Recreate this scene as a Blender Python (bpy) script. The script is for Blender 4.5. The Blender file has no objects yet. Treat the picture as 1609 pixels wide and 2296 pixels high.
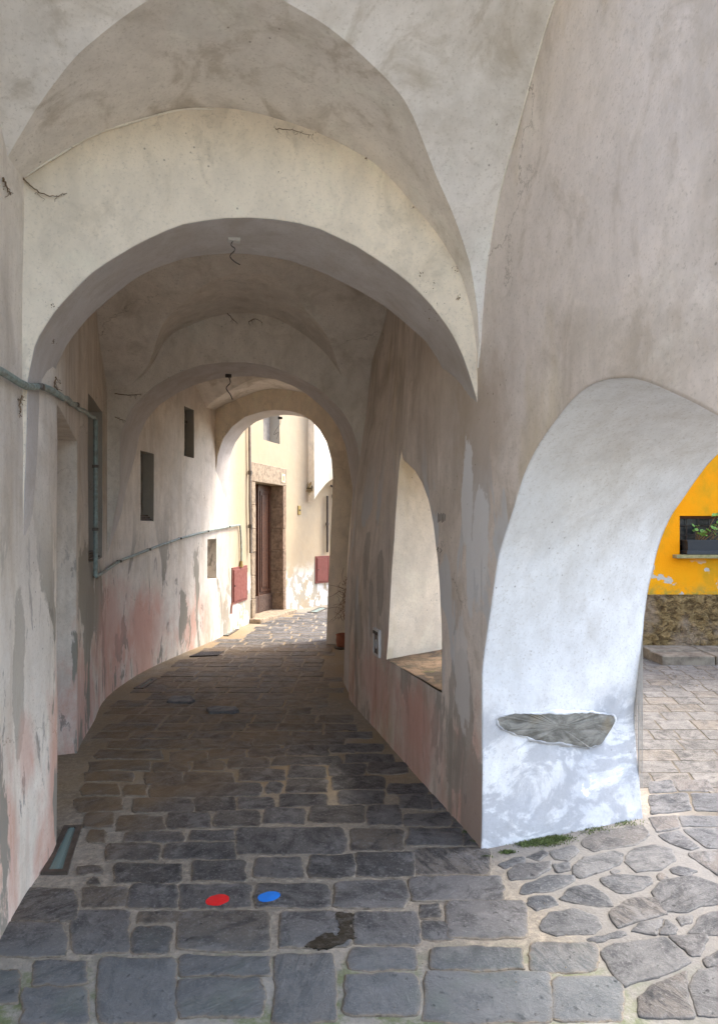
import bpy, bmesh, math, random
from mathutils import Vector, noise
random.seed(7)
sc = bpy.context.scene
COL = sc.collection
R = math.radians

# ------------------------------------------------------------------ measuring helpers
AZ = R(13.9)                      # the camera looks this far right of the passage (+Y)
CF = 1450.0                       # focal length in measuring pixels (picture 1609 x 2296)
EYE = 1.6
SA, CA = math.sin(AZ), math.cos(AZ)

def ray(x, y):
    lat = (x - 804.5) / CF
    return SA + lat * CA, CA - lat * SA, (1184.0 - y) / CF

def flr(x, y, z=0.0):
    dx, dy, dz = ray(x, y); t = (z - EYE) / dz
    return Vector((dx * t, dy * t, z))

def on_line(x, y, a, b):          # vertical plane through plan points a, b -> (u, z, point)
    dx, dy, dz = ray(x, y)
    ex, ey = b[0] - a[0], b[1] - a[1]
    det = dx * (-ey) + ex * dy
    t = (a[0] * (-ey) + ex * a[1]) / det
    px, py = dx * t, dy * t
    u = ((px - a[0]) * ex + (py - a[1]) * ey) / (ex * ex + ey * ey)
    return u, EYE + dz * t, Vector((px, py, EYE + dz * t))

def at_depth(x, y, t):
    dx, dy, dz = ray(x, y)
    return Vector((dx * t, dy * t, EYE + dz * t))

def lerp(a, b, f): return a + (b - a) * f
def sstep(a, b, x):
    f = min(1.0, max(0.0, (x - a) / (b - a))); return f * f * (3 - 2 * f)

def interp(pts, x):
    if x <= pts[0][0]: return pts[0][1]
    for (x0, y0), (x1, y1) in zip(pts, pts[1:]):
        if x <= x1: return y0 + (y1 - y0) * (x - x0) / max(1e-9, x1 - x0)
    return pts[-1][1]

def smooth_interp(pts):           # monotone-ish cubic through points
    n = len(pts)
    m = []
    for i in range(n):
        if i == 0: s = (pts[1][1] - pts[0][1]) / (pts[1][0] - pts[0][0])
        elif i == n - 1: s = (pts[-1][1] - pts[-2][1]) / (pts[-1][0] - pts[-2][0])
        else:
            d0 = (pts[i][1] - pts[i-1][1]) / (pts[i][0] - pts[i-1][0])
            d1 = (pts[i+1][1] - pts[i][1]) / (pts[i+1][0] - pts[i][0])
            s = 0 if d0 * d1 <= 0 else 2 * d0 * d1 / (d0 + d1)
        m.append(s)
    def f(x):
        if x <= pts[0][0]: return pts[0][1]
        if x >= pts[-1][0]: return pts[-1][1]
        for i in range(n - 1):
            if x <= pts[i+1][0]:
                h = pts[i+1][0] - pts[i][0]; t = (x - pts[i][0]) / h
                return ((2*t**3 - 3*t*t + 1) * pts[i][1] + (t**3 - 2*t*t + t) * h * m[i]
                        + (-2*t**3 + 3*t*t) * pts[i+1][1] + (t**3 - t*t) * h * m[i+1])
    return f

def resample(pl, n):              # n+1 points evenly along a polyline (tuples of any size)
    ds = [0.0]
    for a, b in zip(pl, pl[1:]):
        ds.append(ds[-1] + math.dist(a, b))
    out = []
    k = 0
    for i in range(n + 1):
        d = ds[-1] * i / n
        while k < len(pl) - 2 and ds[k+1] < d: k += 1
        f = (d - ds[k]) / max(1e-9, ds[k+1] - ds[k])
        out.append(tuple(lerp(p, q, min(1, max(0, f))) for p, q in zip(pl[k], pl[k+1])))
    return out

def catmull(pl, sub):
    out = []
    for i in range(len(pl) - 1):
        p0 = pl[max(0, i-1)]; p1 = pl[i]; p2 = pl[i+1]; p3 = pl[min(len(pl)-1, i+2)]
        for k in range(sub):
            t = k / sub
            out.append(tuple(0.5 * (2*b + (c-a)*t + (2*a-5*b+4*c-d)*t*t + (3*b-a-3*c+d)*t**3)
                             for a, b, c, d in zip(p0, p1, p2, p3)))
    out.append(tuple(pl[-1]))
    return out

# ------------------------------------------------------------------ mesh builder
class MB:
    def __init__(s): s.v = []; s.f = []; s.m = []; s.c = []; s.e = {}
    def vert(s, p): s.v.append(tuple(p)); return len(s.v) - 1
    def face(s, ids, m=0): s.f.append(tuple(ids)); s.m.append(m)
    def grid(s, P, m=0, flip=False):
        ids = [[s.vert(p) for p in row] for row in P]
        for i in range(len(P) - 1):
            for j in range(len(P[i]) - 1):
                q = (ids[i][j], ids[i+1][j], ids[i+1][j+1], ids[i][j+1])
                s.face(q[::-1] if flip else q, m)
    def box(s, o, ax, ay, az, m=0):   # o corner and three edge vectors
        o, ax, ay, az = map(Vector, (o, ax, ay, az))
        i = [s.vert(o + ax*a + ay*b + az*c) for c in (0, 1) for b in (0, 1) for a in (0, 1)]
        for q in ((0,2,3,1), (4,5,7,6), (0,1,5,4), (2,6,7,3), (0,4,6,2), (1,3,7,5)):
            s.face([i[k] for k in q], m)
    def tube(s, pts, r, n=8, m=0, cap=True):
        pts = [Vector(p) for p in pts]
        rs = r if isinstance(r, (list, tuple)) else [r] * len(pts)
        rings = []
        for i, p in enumerate(pts):
            d = (pts[min(i+1, len(pts)-1)] - pts[max(i-1, 0)]).normalized()
            a = d.cross(Vector((0.31, 0.17, 0.93)))
            if a.length < 0.1: a = d.cross(Vector((1, 0, 0)))
            a.normalize(); b = d.cross(a)
            rings.append([s.vert(p + (a*math.cos(2*math.pi*k/n) + b*math.sin(2*math.pi*k/n)) * rs[i]) for k in range(n)])
        for q, w in zip(rings, rings[1:]):
            for k in range(n):
                s.face((q[k], w[k], w[(k+1) % n], q[(k+1) % n]), m)
        if cap:
            s.face(rings[0], m); s.face(rings[-1][::-1], m)
    def lathe(s, c, prof, n=20, m=0):
        rings = [[s.vert((c[0] + r*math.cos(2*math.pi*k/n), c[1] + r*math.sin(2*math.pi*k/n), c[2] + z)) for k in range(n)] for r, z in prof]
        for q, w in zip(rings, rings[1:]):
            for k in range(n): s.face((q[k], q[(k+1) % n], w[(k+1) % n], w[k]), m)
        s.face(rings[0][::-1], m); s.face(rings[-1], m)
    def wobble(s, amp=0.006, freq=1.6, amp2=0.0015):
        o = []
        for p in s.v:
            v = Vector(p)
            o.append(tuple(v + noise.noise_vector(v * freq) * amp + noise.noise_vector(v * 7.0) * amp2))
        s.v = o
    def build(s, name, mats, parent=None, smooth=35, merge=True, bevel=0):
        me = bpy.data.meshes.new(name)
        me.from_pydata(s.v, [], s.f)
        if not isinstance(mats, (list, tuple)): mats = [mats]
        for mt in mats: me.materials.append(mt)
        me.polygons.foreach_set('material_index', s.m)
        if s.c:
            at = me.attributes.new('tint', 'FLOAT', 'FACE'); at.data.foreach_set('value', s.c)
            at = me.attributes.new('edge', 'FLOAT', 'POINT'); at.data.foreach_set('value', [s.e.get(i, 1.0) for i in range(len(s.v))])
        bm = bmesh.new(); bm.from_mesh(me)
        if merge: bmesh.ops.remove_doubles(bm, verts=bm.verts, dist=0.0004)
        bmesh.ops.recalc_face_normals(bm, faces=bm.faces)
        bm.to_mesh(me); bm.free()
        if smooth:
            me.polygons.foreach_set('use_smooth', [True] * len(me.polygons))
            me.set_sharp_from_angle(angle=R(smooth))
        o = bpy.data.objects.new(name, me); COL.objects.link(o)
        if parent: o.parent = parent
        if bevel:
            b = o.modifiers.new('bevel', 'BEVEL'); b.width = bevel; b.segments = 2; b.limit_method = 'ANGLE'; b.angle_limit = R(40)
        return o

def tag(o, label, cat, group=None):
    o['label'] = label; o['category'] = cat
    if group: o['group'] = group
    return o
def empty(name, loc, label, cat, group=None):
    o = bpy.data.objects.new(name, None); COL.objects.link(o); o.location = loc; o.empty_display_size = 0.1
    return tag(o, label, cat, group)
def part(mb, name, mats, root, **k):
    mb.v = [tuple(Vector(p) - root.location) for p in mb.v]
    return mb.build(name, mats, root, **k)
def structure(o): o['kind'] = 'structure'; return o

# ------------------------------------------------------------------ materials
class NT:
    def __init__(s, name):
        s.mat = bpy.data.materials.new(name); s.mat.use_nodes = True
        s.t = s.mat.node_tree; s.t.nodes.clear()
        s.out = s.n('ShaderNodeOutputMaterial'); s.b = s.n('ShaderNodeBsdfPrincipled')
        s.l(s.b.outputs[0], s.out.inputs[0])
        s.geo = s.n('ShaderNodeNewGeometry'); s.pos = s.geo.outputs['Position']
    def n(s, t): return s.t.nodes.new(t)
    def l(s, a, b): s.t.links.new(a, b)
    def put(s, sock, v):
        if hasattr(v, 'is_output') or isinstance(v, bpy.types.NodeSocket): s.l(v, sock)
        elif isinstance(v, (tuple, list)) and len(v) == 3 and sock.type == 'RGBA': sock.default_value = (*v, 1)
        else: sock.default_value = v
    def math(s, op, a, b=0.5, clamp=False):
        n = s.n('ShaderNodeMath'); n.operation = op; n.use_clamp = clamp
        s.put(n.inputs[0], a); s.put(n.inputs[1], b); return n.outputs[0]
    def mapv(s, scale, off=(0, 0, 0), rot=(0, 0, 0), vec=None):
        n = s.n('ShaderNodeMapping'); s.l(vec or s.pos, n.inputs['Vector'])
        n.inputs['Scale'].default_value = scale; n.inputs['Location'].default_value = off; n.inputs['Rotation'].default_value = rot
        return n.outputs[0]
    def noise(s, scale=1.0, detail=4.0, rough=0.5, vec=None, dist=0.0, col=False):
        n = s.n('ShaderNodeTexNoise'); s.l(vec or s.pos, n.inputs['Vector'])
        n.inputs['Scale'].default_value = scale; n.inputs['Detail'].default_value = detail
        n.inputs['Roughness'].default_value = rough; n.inputs['Distortion'].default_value = dist
        return n.outputs['Color' if col else 'Fac']
    def voro(s, scale, vec=None, feature='F1', rnd=1.0):
        n = s.n('ShaderNodeTexVoronoi'); s.l(vec or s.pos, n.inputs['Vector'])
        n.feature = feature; n.inputs['Scale'].default_value = scale; n.inputs['Randomness'].default_value = rnd
        return n.outputs[0]
    def rng(s, v, a, b, c=0.0, d=1.0, smooth=True):
        n = s.n('ShaderNodeMapRange'); n.interpolation_type = 'SMOOTHSTEP' if smooth else 'LINEAR'
        s.put(n.inputs[0], v); n.inputs[1].default_value = a; n.inputs[2].default_value = b
        n.inputs[3].default_value = c; n.inputs[4].default_value = d
        return n.outputs[0]
    def mix(s, f, a, b, mode='MIX'):
        n = s.n('ShaderNodeMix'); n.data_type = 'RGBA'; n.blend_type = mode
        s.put(n.inputs[0], f); s.put(n.inputs[6], a); s.put(n.inputs[7], b)
        return n.outputs[2]
    def z(s):
        n = s.n('ShaderNodeSeparateXYZ'); s.l(s.pos, n.inputs[0]); return n.outputs
    def bump(s, h, strength=0.3, dist=0.01, normal=None):
        n = s.n('ShaderNodeBump'); s.l(h, n.inputs['Height']); n.inputs['Strength'].default_value = strength; n.inputs['Distance'].default_value = dist
        if normal: s.l(normal, n.inputs['Normal'])
        return n.outputs[0]
    def done(s, col, rough=0.85, normal=None, spec=0.25, metal=0.0):
        s.put(s.b.inputs['Base Color'], col); s.put(s.b.inputs['Roughness'], rough)
        s.b.inputs['Specular IOR Level'].default_value = spec; s.b.inputs['Metallic'].default_value = metal
        if normal: s.l(normal, s.b.inputs['Normal'])
        return s.mat

BR_ = (0.42, 0.32, 0.22)
PK_ = (0.62, 0.36, 0.29)
def plaster(name, base=(0.60, 0.56, 0.49), alt=(0.52, 0.50, 0.46), streak=0.0, streak_col=(0.30, 0.23, 0.16),
            salmon=0.0, salmon_z=1.0, damp=0.0, damp_z=2.0, lime=0.0, pale=0.0, blot=0.3, bump=0.7, yellow=0.0, seed=0.0, round_edge=0.0, streak_y=None, cream_y=None, patches=()):
    t = NT(name); z = t.z()[2]
    o = (seed * 3.1, seed * 1.7, seed * 2.3)
    c = t.mix(t.rng(t.noise(0.7, 4, 0.55, t.mapv((1, 1, 1), o)), 0.35, 0.65), base, alt)
    # broad brownish clouding of old limewash
    b1 = t.rng(t.noise(1.3, 8, 0.62, t.mapv((1, 1, 0.8), (5 + o[0], 2, 1)), 0.6), 0.48, 0.72)
    c = t.mix(t.math('MULTIPLY', b1, blot), c, (0.36, 0.30, 0.22))
    b2 = t.rng(t.noise(3.2, 9, 0.68, t.mapv((1, 1, 0.7), (2 + o[1], 6, 4)), 0.9), 0.50, 0.66)
    c = t.mix(t.math('MULTIPLY', b2, blot * 0.75), c, (0.38, 0.31, 0.22))
    b3 = t.rng(t.noise(2.1, 8, 0.66, t.mapv((1, 1, 0.8), (8, 3 + o[0], 1)), 0.7), 0.54, 0.70)
    c = t.mix(t.math('MULTIPLY', b3, 0.45), c, tuple(min(0.86, x * 1.12) for x in base))
    g1 = t.noise(70, 4, 0.8)
    c = t.mix(t.rng(g1, 0.52, 0.70, 0, 0.45), c, (0.36, 0.31, 0.24))
    f1 = t.noise(9, 8, 0.7, t.mapv((1, 1, 0.6), o))
    c = t.mix(t.rng(f1, 0.35, 0.7, 0, 0.28), c, (0.40, 0.36, 0.30))
    rp = t.noise(1.15, 5, 0.6, t.mapv((1, 1, 0.9), (6 + o[2], 1, 9)), 0.3)
    c = t.mix(t.rng(rp, 0.565, 0.578, 0, 0.22), c, tuple(x * 0.80 for x in alt))
    wv = t.n('ShaderNodeVectorMath'); wv.operation = 'MULTIPLY_ADD'
    t.l(t.noise(2.6, 6, 0.65, None, 0, True), wv.inputs[0]); wv.inputs[1].default_value = (0.55, 0.55, 0.55); t.l(t.pos, wv.inputs[2])
    ce = t.voro(0.75, wv.outputs[0], 'DISTANCE_TO_EDGE')
    cg = t.rng(t.noise(0.8, 3, 0.5, t.mapv((1, 1, 1), (o[1], 4, 7))), 0.50, 0.62)
    crack = t.math('MULTIPLY', t.rng(ce, 0.0042, 0.0012), cg)
    c = t.mix(t.math('MULTIPLY', crack, 0.5), c, (0.20, 0.16, 0.11))
    if streak:
        sv = t.noise(1.0, 9, 0.68, t.mapv((5, 5, 0.7), o), 0.5)
        big = t.rng(t.noise(0.55, 3, 0.5, t.mapv((1, 1, 0.5), (9 + o[0], 4, 2))), 0.36, 0.62)
        sk = t.math('MULTIPLY', t.rng(t.z()[1], *streak_y), streak) if streak_y else streak
        m = t.math('MULTIPLY', t.rng(sv, 0.42, 0.66), t.math('MULTIPLY', big, sk))
        c = t.mix(m, c, streak_col)
        sv2 = t.noise(1.0, 7, 0.6, t.mapv((14, 14, 0.9), (3, o[1], 8)))
        c = t.mix(t.math('MULTIPLY', t.rng(sv2, 0.5, 0.75, 0, 0.35), sk), c, (0.24, 0.20, 0.16))
    if yellow:
        yv = t.rng(t.noise(0.9, 5, 0.6, t.mapv((1.5, 1.5, 0.6), (1, 7, o[1]))), 0.56, 0.7)
        c = t.mix(t.math('MULTIPLY', yv, yellow), c, (0.50, 0.38, 0.15))
    if pale:
        pv = t.noise(1.0, 4, 0.55, t.mapv((2.6, 2.6, 1.0), (11, 3 + o[1], 6)), 0.7)
        zz = t.math('MULTIPLY', t.rng(z, 0.5, 0.9), t.rng(z, 2.3, 1.7))
        c = t.mix(t.math('MULTIPLY', t.rng(pv, 0.56, 0.585), t.math('MULTIPLY', zz, pale)), c, (0.62, 0.61, 0.59))
    if salmon:
        nv = t.noise(1.0, 6, 0.6, t.mapv((2.5, 2.5, 1.2), (2 + o[0], 8, 3)), 0.3)
        hz = t.math('ADD', z, t.math('MULTIPLY', t.math('SUBTRACT', nv, 0.5), 2.2))
        m = t.rng(hz, salmon_z + 0.15, salmon_z - 0.35)
        pn = t.rng(t.noise(2.2, 8, 0.7, t.mapv((1, 1, 0.45), (6, o[0], 4)), 0.3), 0.40, 0.58)
        c = t.mix(t.math('MULTIPLY', t.math('MULTIPLY', m, pn), salmon), c, (0.56, 0.26, 0.18))
    if damp:
        dv = t.noise(1.0, 9, 0.62, t.mapv((2.7, 2.7, 0.95), (4, 1 + o[1], 9 + o[0])), 0.55)
        zz = t.math('MULTIPLY', t.rng(z, damp_z, damp_z - 1.1), damp)
        c = t.mix(t.math('MULTIPLY', t.rng(dv, 0.545, 0.575), zz), c, (0.27, 0.25, 0.21))
        dv2 = t.noise(1.0, 9, 0.7, t.mapv((9, 9, 2.2), (7, 1, o[0])), 0.4)
        c = t.mix(t.math('MULTIPLY', t.rng(dv2, 0.60, 0.64), t.math('MULTIPLY', zz, 0.8)), c, (0.22, 0.20, 0.18))
    if lime:
        lv = t.noise(1.9, 9, 0.66, t.mapv((1, 1, 1.5), (1, 5, 2)), 0.5)
        zw = t.math('ADD', z, t.math('MULTIPLY', t.math('SUBTRACT', t.noise(3.5, 6, 0.6), 0.5), 0.5))
        zz = t.math('MULTIPLY', t.rng(zw, 0.78, 0.58), lime)
        c = t.mix(t.math('MULTIPLY', t.rng(t.noise(1.6, 7, 0.62, t.mapv((1, 1, 1), (3, 3, 7)), 0.5), 0.40, 0.62), t.math('MULTIPLY', zz, 0.85)), c, (0.52, 0.53, 0.545))
        c = t.mix(t.math('MULTIPLY', t.rng(lv, 0.40, 0.46), t.math('MULTIPLY', t.rng(lv, 0.56, 0.50), t.math('MULTIPLY', zz, 0.6))), c, (0.33, 0.33, 0.34))
        c = t.mix(t.math('MULTIPLY', t.rng(lv, 0.575, 0.60), zz), c, (0.90, 0.90, 0.89))
        c = t.mix(t.math('MULTIPLY', t.rng(t.noise(14, 8, 0.7), 0.56, 0.70), t.math('MULTIPLY', zz, 0.35)), c, (0.35, 0.34, 0.33))
    if cream_y:
        cm = t.rng(t.z()[1], *cream_y)
        cc = t.mix(t.rng(t.noise(1.1, 5, 0.6), 0.35, 0.7), (0.40, 0.315, 0.205), (0.37, 0.305, 0.215))
        cc = t.mix(t.rng(f1, 0.35, 0.7, 0, 0.25), cc, (0.50, 0.40, 0.26))
        lowz = t.rng(z, 1.0, 0.4)
        cc = t.mix(t.math('MULTIPLY', lowz, t.rng(t.noise(2.6, 8, 0.65), 0.42, 0.5)), cc, (0.74, 0.71, 0.66))
        cc = t.mix(t.math('MULTIPLY', t.rng(z, 1.3, 0.5), t.rng(t.noise(3.4, 8, 0.62, t.mapv((1, 1, 0.6), (2, 6, 1))), 0.53, 0.55)), cc, (0.36, 0.32, 0.25))
        c = t.mix(cm, c, cc)
    if patches:
        pn = t.math('SUBTRACT', t.noise(3.2, 8, 0.65, t.mapv((1, 1, 0.7), (3, 1, 2))), 0.5)
        pn2 = t.math('SUBTRACT', t.noise(14, 6, 0.7, t.mapv((1, 1, 0.5))), 0.5)
        for (py, pz, ry, rz, pc, pa) in patches:
            dy = t.math('DIVIDE', t.math('SUBTRACT', t.z()[1], py), ry); dz = t.math('DIVIDE', t.math('SUBTRACT', z, pz), rz)
            dd = t.math('SQRT', t.math('ADD', t.math('MULTIPLY', dy, dy), t.math('MULTIPLY', dz, dz)))
            dd = t.math('ADD', dd, t.math('ADD', t.math('MULTIPLY', pn, 2.4), t.math('MULTIPLY', pn2, 0.9)))
            c = t.mix(t.rng(dd, 1.5, 0.4, 0, pa) if pc in (BR_, PK_) else t.rng(dd, 1.03, 0.93, 0, pa), c, pc)
    # fly specks and tiny dirt
    sp = t.rng(t.voro(16, t.mapv((1, 1, 1), o)), 0.10, 0.05)
    gate = t.rng(t.noise(2.3, 3, 0.5), 0.50, 0.62)
    c = t.mix(t.math('MULTIPLY', t.math('MULTIPLY', sp, gate), 0.55), c, (0.13, 0.10, 0.07))
    h = t.math('ADD', t.math('MULTIPLY', t.noise(2.5, 6, 0.6), 1.0), t.math('ADD', t.math('MULTIPLY', t.noise(38, 6, 0.7), 0.16), t.math('MULTIPLY', t.noise(9, 5, 0.6, None, 0.5), 0.35)))
    h = t.math('ADD', h, t.math('MULTIPLY', t.noise(150, 3, 0.6), 0.035))
    nb = None
    if round_edge:
        bv = t.n('ShaderNodeBevel'); bv.samples = 4; bv.inputs['Radius'].default_value = round_edge; nb = bv.outputs[0]
    return t.done(c, 0.92, t.bump(h, bump, 0.012, nb), spec=0.15)

def simple(name, col, rough=0.6, metal=0.0, var=0.15, scale=12, bump=0.15, dark=None, spec=0.35):
    t = NT(name)
    d = dark or tuple(x * 0.55 for x in col)
    c = t.mix(t.rng(t.noise(scale, 6, 0.65), 0.35, 0.7, 0, min(1, var * 4)), col, d)
    return t.done(c, t.rng(t.noise(scale * 2, 4), 0.3, 0.7, rough - 0.08, rough + 0.1), t.bump(t.noise(scale * 4, 5, 0.6), bump, 0.004), spec, metal)

M = {}
BR_ = (0.42, 0.32, 0.22); GR_ = (0.33, 0.30, 0.25); PK_ = (0.62, 0.36, 0.29)
LPATCH = [(4.9 + .55, 1.05, .42, .42, GR_, .9), (5.9, 0.95, .5, .30, GR_, .85), (3.0, 0.95, .08, .34, GR_, .6), (2.72, 0.85, .06, .2, GR_, .5), (2.74, 0.55, .035, .10, PK_, .8), (3.1, .62, .1, .16, PK_, .5), (6.6, .62, .6, .40, PK_, .6), (7.6, .55, .6, .3, PK_, .5)]
M['wall_near'] = plaster('left_wall_plaster', (0.80, 0.72, 0.62), (0.70, 0.65, 0.59), streak=0.36, streak_col=(0.40, 0.30, 0.20), cream_y=(9.4, 10.6), patches=LPATCH, salmon=0.6, salmon_z=0.75, damp=0.95, damp_z=2.0, blot=0.35, round_edge=0.012)
LT_ = (0.72, 0.70, 0.67); RPATCH = [(2.98, 2.05, .28, .42, BR_, .55), (3.55, 2.5, .5, .5, BR_, .4), (2.97, 1.55, .10, .32, LT_, .95), (3.13, 1.80, .075, .26, LT_, .9), (3.10, 1.35, .05, .2, LT_, .8), (3.22, .85, .10, .35, LT_, .6), (4.85, 1.15, .09, .26, GR_, .6), (5.12, 1.0, .07, .24, GR_, .6), (5.3, 1.35, .10, .22, GR_, .5), (5.5, .75, .14, .25, GR_, .5), (3.3, .35, .16, .2, GR_, .6), (3.9, .35, .4, .2, PK_, .55), (4.9, .35, .5, .22, PK_, .5)]
M['wall_right'] = plaster('right_wall_plaster', (0.81, 0.715, 0.62), (0.73, 0.655, 0.59), streak=0.7, streak_col=(0.32, 0.25, 0.17), salmon=0.5, salmon_z=0.6, damp=0.6, damp_z=1.6, pale=0.9, blot=0.55, yellow=0.35, seed=2.0, streak_y=(2.9, 4.2), patches=RPATCH, round_edge=0.02)
M['reveal'] = plaster('pier_limewash', (0.84, 0.83, 0.81), (0.76, 0.76, 0.755), blot=0.2, lime=1.0, seed=4.0, bump=0.5, round_edge=0.02)
M['niche_reveal'] = plaster('niche_plaster', (0.83, 0.72, 0.56), (0.78, 0.69, 0.56), blot=0.3, yellow=0.5, seed=5.0)
M['vault'] = plaster('vault_plaster', (0.82, 0.755, 0.675), (0.75, 0.70, 0.64), blot=0.72, seed=6.0, bump=0.4)
M['vault_inner'] = plaster('inner_vault_plaster', (0.86, 0.79, 0.70), (0.80, 0.745, 0.67), blot=0.4, seed=14.0, bump=0.5)
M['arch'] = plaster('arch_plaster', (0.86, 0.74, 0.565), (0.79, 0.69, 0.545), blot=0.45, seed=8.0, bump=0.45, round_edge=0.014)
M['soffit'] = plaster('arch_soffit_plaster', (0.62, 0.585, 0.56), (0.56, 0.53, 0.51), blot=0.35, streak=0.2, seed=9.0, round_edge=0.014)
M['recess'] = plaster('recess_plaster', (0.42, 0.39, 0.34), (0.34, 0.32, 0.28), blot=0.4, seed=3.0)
M['wood'] = simple('rough_sill_wood', (0.10, 0.065, 0.04), 0.8, var=0.2, scale=20, bump=0.6)
M['green_pipe'] = simple('green_paint_conduit', (0.27, 0.34, 0.31), 0.55, var=0.18, scale=22, bump=0.3, dark=(0.16, 0.15, 0.12))
M['dark_metal'] = simple('dark_rusty_metal', (0.07, 0.055, 0.045), 0.6, 0.4, var=0.2, scale=25)
M['red_paint'] = simple('oxide_red_paint', (0.20, 0.058, 0.042), 0.55, var=0.08, scale=9, bump=0.1)
M['brown_door'] = simple('brown_door_paint', (0.085, 0.035, 0.018), 0.45, var=0.15, scale=14, bump=0.2, dark=(0.04, 0.02, 0.013))
M['stone_surround'] = simple('sandstone_surround', (0.36, 0.28, 0.19), 0.9, var=0.22, scale=16, bump=0.8, dark=(0.16, 0.12, 0.08))
M['red_stone'] = simple('reddish_stone', (0.27, 0.185, 0.12), 0.9, var=0.22, scale=14, bump=0.9, dark=(0.12, 0.08, 0.05))
M['cream_plate'] = simple('cream_plate', (0.62, 0.52, 0.34), 0.5, var=0.05)
M['brass'] = simple('dull_brass', (0.30, 0.21, 0.07), 0.45, 0.6, var=0.1)
M['frame_metal'] = simple('brown_metal_frame', (0.12, 0.10, 0.08), 0.5, 0.5, var=0.1)
M['terracotta'] = simple('terracotta', (0.30, 0.11, 0.06), 0.8, var=0.15, scale=14, bump=0.4)
M['twig'] = simple('dry_twig', (0.20, 0.135, 0.08), 0.9, var=0.2, scale=30)
M['wire'] = simple('black_wire', (0.06, 0.045, 0.035), 0.6, var=0.1)
M['black_plastic'] = simple('black_plastic', (0.025, 0.026, 0.028), 0.45, var=0.1, scale=8)
M['leaf'] = simple('leaf_green', (0.16, 0.30, 0.05), 0.5, var=0.2, scale=18, dark=(0.07, 0.15, 0.02))
M['stem'] = simple('reddish_stem', (0.20, 0.11, 0.04), 0.7, var=0.1)
def worn_paint(name, col, under, lo, hi, rough=0.6):
    t = NT(name)
    m = t.rng(t.noise(42, 8, 0.75), lo, hi)
    c = t.mix(m, col, under)
    c = t.mix(t.rng(t.noise(13, 5, 0.6), 0.4, 0.7, 0, 0.3), c, tuple(x * 0.6 for x in col))
    return t.done(c, rough, t.bump(t.noise(60, 6, 0.7), 0.5, 0.006), spec=0.3)
M['red_spot'] = worn_paint('red_marking_paint', (0.66, 0.014, 0.016), (0.12, 0.10, 0.09), 0.60, 0.68)
M['blue_spot'] = worn_paint('blue_marking_paint', (0.014, 0.19, 0.66), (0.10, 0.10, 0.10), 0.60, 0.68)
M['oil'] = worn_paint('dark_wet_stain', (0.030, 0.025, 0.017), (0.085, 0.078, 0.068), 0.50, 0.62, 0.4)
M['moss'] = simple('moss_green', (0.13, 0.17, 0.055), 0.95, var=0.25, scale=40, bump=1.0)
def slate_mat():
    t = NT('exposed_schist')
    v = t.noise(1.0, 9, 0.7, t.mapv((7, 7, 18)), 0.6)
    c = t.mix(t.rng(v, 0.36, 0.66), (0.13, 0.12, 0.10), (0.28, 0.265, 0.225))
    c = t.mix(t.rng(t.noise(5, 6, 0.6), 0.55, 0.7, 0, 0.6), c, (0.24, 0.19, 0.12))
    return t.done(c, 0.85, t.bump(v, 0.9, 0.012), spec=0.2)
M['slate'] = slate_mat()
def sill_mat():
    t = NT('sill_slab_stone')
    v = t.noise(5, 9, 0.7, None, 0.8)
    c = t.mix(t.rng(v, 0.38, 0.62), (0.21, 0.145, 0.095), (0.10, 0.08, 0.055))
    c = t.mix(t.rng(t.noise(3.2, 4, 0.55, None, 0.6), 0.55, 0.58, 0, 0.8), c, (0.065, 0.055, 0.045))
    c = t.mix(t.rng(t.noise(6, 6, 0.6), 0.58, 0.68, 0, 0.6), c, (0.16, 0.15, 0.05))
    return t.done(c, 0.9, t.bump(t.noise(22, 8, 0.7), 0.9, 0.02), spec=0.15)
M['sill_stone'] = sill_mat()
M['scribble'] = simple('ochre_scratches', (0.42, 0.29, 0.10), 0.9, var=0.1)
M['pencil'] = simple('charcoal_scribble', (0.16, 0.14, 0.12), 0.9, var=0.1)
M['white_frame'] = simple('white_metal_edge', (0.62, 0.60, 0.56), 0.5, var=0.08)
M['dark_glass'] = simple('dark_pane', (0.02, 0.02, 0.02), 0.2, var=0.02, bump=0.02)
M['grey_shutter'] = simple('grey_panel', (0.28, 0.25, 0.21), 0.8, var=0.15, scale=10)

def glass_mat():
    t = NT('ribbed_floor_glass')
    st = t.rng(t.noise(1.5, 2), 0.3, 0.7)
    return t.done(t.mix(st, (0.11, 0.17, 0.15), (0.16, 0.24, 0.22)), 0.22, t.bump(t.noise(30, 3), 0.15, 0.003), spec=0.6)
M['floor_glass'] = glass_mat()

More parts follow.
